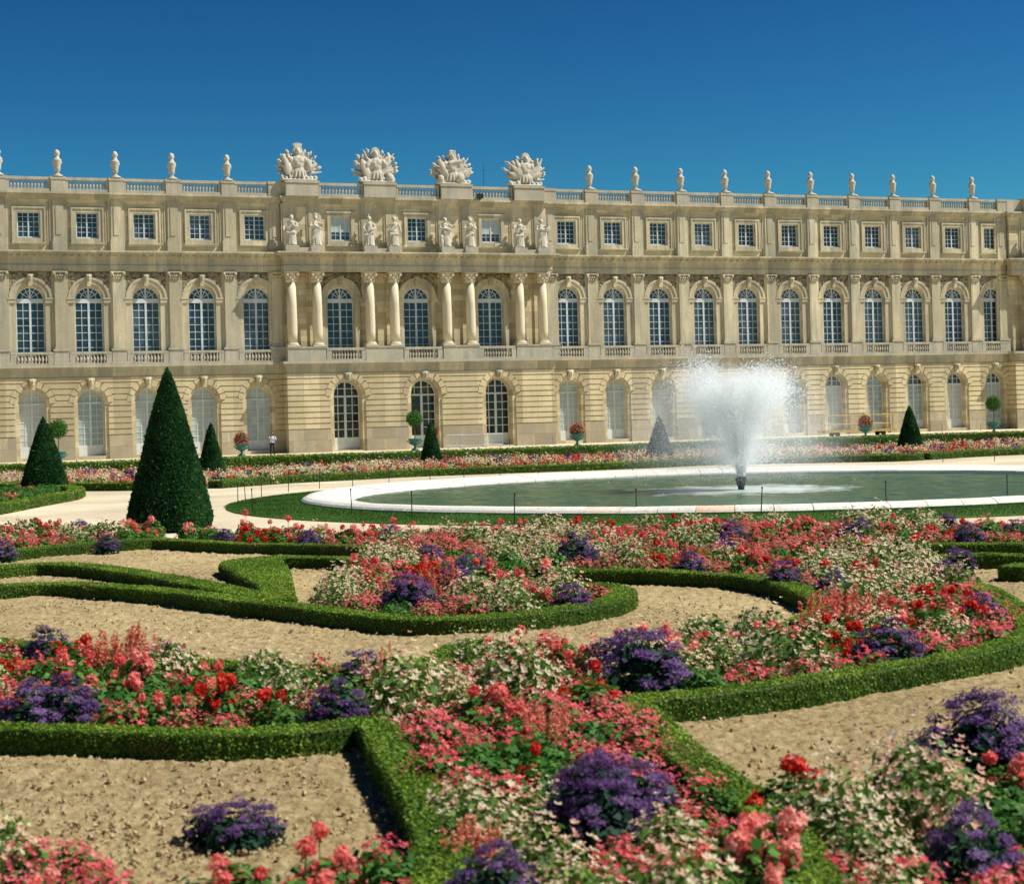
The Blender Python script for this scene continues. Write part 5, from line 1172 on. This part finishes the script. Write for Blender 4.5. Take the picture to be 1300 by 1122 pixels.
# ------------------------------------------------------------------ person taking a photograph
def person():
    x, y = G(346, 577.5); root = empty('person', (x, y, 0), .35); tag(root, 'person in pale blue shirt and black trousers raising a camera by the portico corner', 'person')
    b = MB()
    b.ell((0, -.02, 1.60), (.075, .095, .115)); b.ell((0, -.115, 1.59), (.016, .025, .025), nu=6, nv=4); b.ell((0, -.06, 1.53), (.05, .05, .05))
    for s in (-1, 1): b.ell((s * .078, 0, 1.60), (.016, .025, .035), nu=6, nv=4)
    b.tube((0, 0, 1.40), (0, -.01, 1.54), .055, .05)
    for s in (-1, 1):
        b.tube((s * .19, 0, 1.38), (s * .27, -.10, 1.14), .052, .044); b.ell((s * .27, -.10, 1.14), (.046,) * 3); b.tube((s * .27, -.10, 1.14), (s * .075, -.22, 1.47), .042, .03)
        b.ell((s * .06, -.22, 1.51), (.035, .025, .045))
        for k in range(4): b.tube((s * (.075 - .012 * k), -.225, 1.52 + .012 * k), (s * (.035 - .004 * k), -.25, 1.545 + .014 * k), .012, .010, 6)
        b.tube((s * .07, -.21, 1.49), (s * .045, -.20, 1.545), .013, .011, 6)
        b.tube((s * .09, 0, .92), (s * .12, -.02, .48), .075, .05); b.tube((s * .12, -.02, .48), (s * .14, .02, .08), .05, .038); b.ell((s * .145, -.05, .045), (.045, .12, .04))
    b.ell((0, 0, 1.18), (.17, .10, .26)); b.ell((0, 0, .94), (.16, .11, .13)); b.ell((0, 0, 1.34), (.20, .10, .10))
    sculpt('body', b, .016, M['skin'], root, 2)
    c = MB(); c.ell((0, 0, 1.18), (.195, .125, .28)); c.ell((0, 0, 1.35), (.225, .12, .10)); c.lathe([(.19, .94), (.185, 1.1)], (0, 0, 0), 14, .65)
    for s in (-1, 1): c.tube((s * .20, 0, 1.38), (s * .262, -.09, 1.17), .072, .064)
    sculpt('shirt', c, .018, M['shirt'], root, 2)
    c = MB(); c.ell((0, 0, .92), (.175, .125, .13))
    for s in (-1, 1): c.tube((s * .09, 0, .92), (s * .12, -.02, .48), .095, .072); c.tube((s * .12, -.02, .48), (s * .14, .02, .07), .072, .062)
    sculpt('trousers', c, .018, M['black'], root, 2)
    c = MB(); c.ell((0, .02, 1.645), (.088, .10, .095)); c.ell((0, .06, 1.58), (.08, .06, .08)); sculpt('hair', c, .016, M['black'], root, 2)
    for s in (-1, 1): MB().ell((s * .145, -.05, .045), (.052, .13, .05)).build('shoe', M['black'], root, True)
    R = Matrix.Rotation(.35, 3, 'Z'); p = R @ Vector((0, -.235, 1.565))
    cm = MB().box(-.07, .07, -.03, .03, -.045, .045).lathe([(.035, 0), (.035, .06), (.03, .06)], (0, 0, 0), 10).box(-.025, .025, -.02, .02, .045, .06).build('camera', M['black']); cm.location = (x + p.x, y + p.y, p.z); cm.rotation_euler = (0, 0, .35)
    tag(cm, 'small black camera held to the face of the person', 'camera')
person()

# ------------------------------------------------------------------ barriers, platform, red box
def barrier_mesh(L, bars):
    m = MB(); r = .03
    for za in (.22, 1.08): m.tube((-L / 2, 0, za), (L / 2, 0, za), r)
    for xx in (-L / 2, L / 2): m.tube((xx, 0, .22), (xx, 0, 1.08), r)
    for i in range(bars): xx = -L / 2 + L * (i + 1) / (bars + 1); m.tube((xx, 0, .22), (xx, 0, 1.08), .02, .02, 6)
    return m
def barrier(px, py, L, bars, rz, label):
    x, y = G(px, py); root = empty('crowd_barrier', (x, y, 0), BETA + rz); tag(root, label, 'barrier', 'metal crowd barriers by the middle doorway')
    barrier_mesh(L, bars).build('panel', M['steel'], root)
    for s in (-1, 1): MB().tube((s * L * .36, -.28, .02), (s * L * .36, .28, .02), .02).tube((s * L * .36, 0, .02), (s * L * .36, 0, .23), .02).build('foot', M['steel'], root)
barrier(577, 569.2, 1.45, 9, .05, 'metal crowd barrier nearest the open doorway, leftmost of the barriers')
barrier(598.5, 569.2, 1.7, 7, -.04, 'metal crowd barrier in the middle of the row by the portico wall')
barrier(626, 567.5, 1.75, 9, .06, 'rightmost metal crowd barrier, in front of the right doorway')
def platform():
    x, y = G(1089, 553.5); root = empty('work_platform', (x, y, 0), BETA + .03); tag(root, 'long low yellow railed platform on wheels in front of the ground floor windows', 'platform')
    L = 7.3
    MB().box(-L / 2, L / 2, -.5, .5, .44, .52).box(-L / 2, L / 2, -.56, -.50, .36, .56).box(-L / 2, L / 2, .50, .56, .36, .56).build('deck', M['yellow'], root)
    for sy_ in (-.53, .53):
        m = MB()
        for za in (1.02, 1.78): m.tube((-L / 2, sy_, za), (L / 2, sy_, za), .045)
        for k in range(4): xx = -L / 2 + .4 + (L - .8) * k / 3; m.tube((xx, sy_, .5), (xx, sy_, 1.80 + (.08 if k == 2 else 0)), .042)
        m.build('railing', M['yellow'], root)
    for xx in (-L * .32, L * .32):
        for sy_ in (-.45, .45):
            MB().add([(xx + .21 * math.cos(2 * math.pi * i / 16), sy_ + d, .21 + .21 * math.sin(2 * math.pi * i / 16)) for d in (-.07, .07) for i in range(16)], [tuple(range(15, -1, -1)), tuple(range(16, 32))] + [(i, (i + 1) % 16, (i + 1) % 16 + 16, i + 16) for i in range(16)]).build('wheel', M['black'], root)
        MB().tube((xx, -.45, .21), (xx, .45, .21), .04).box(xx - .05, xx + .05, -.4, .4, .2, .45).build('axle', M['iron'], root)
platform()
rb = MB().box(-.17, .17, -.06, .06, 0, .62).box(-.13, .13, -.075, -.06, .36, .54).build('wall_box', M['red']); rb.location = Wp(32.3, -.62, 1.0); rb.rotation_euler = (0, 0, BETA + math.pi / 2 * 0)
tag(rb, 'small red box fixed inside the right jamb of the open middle doorway', 'red box')
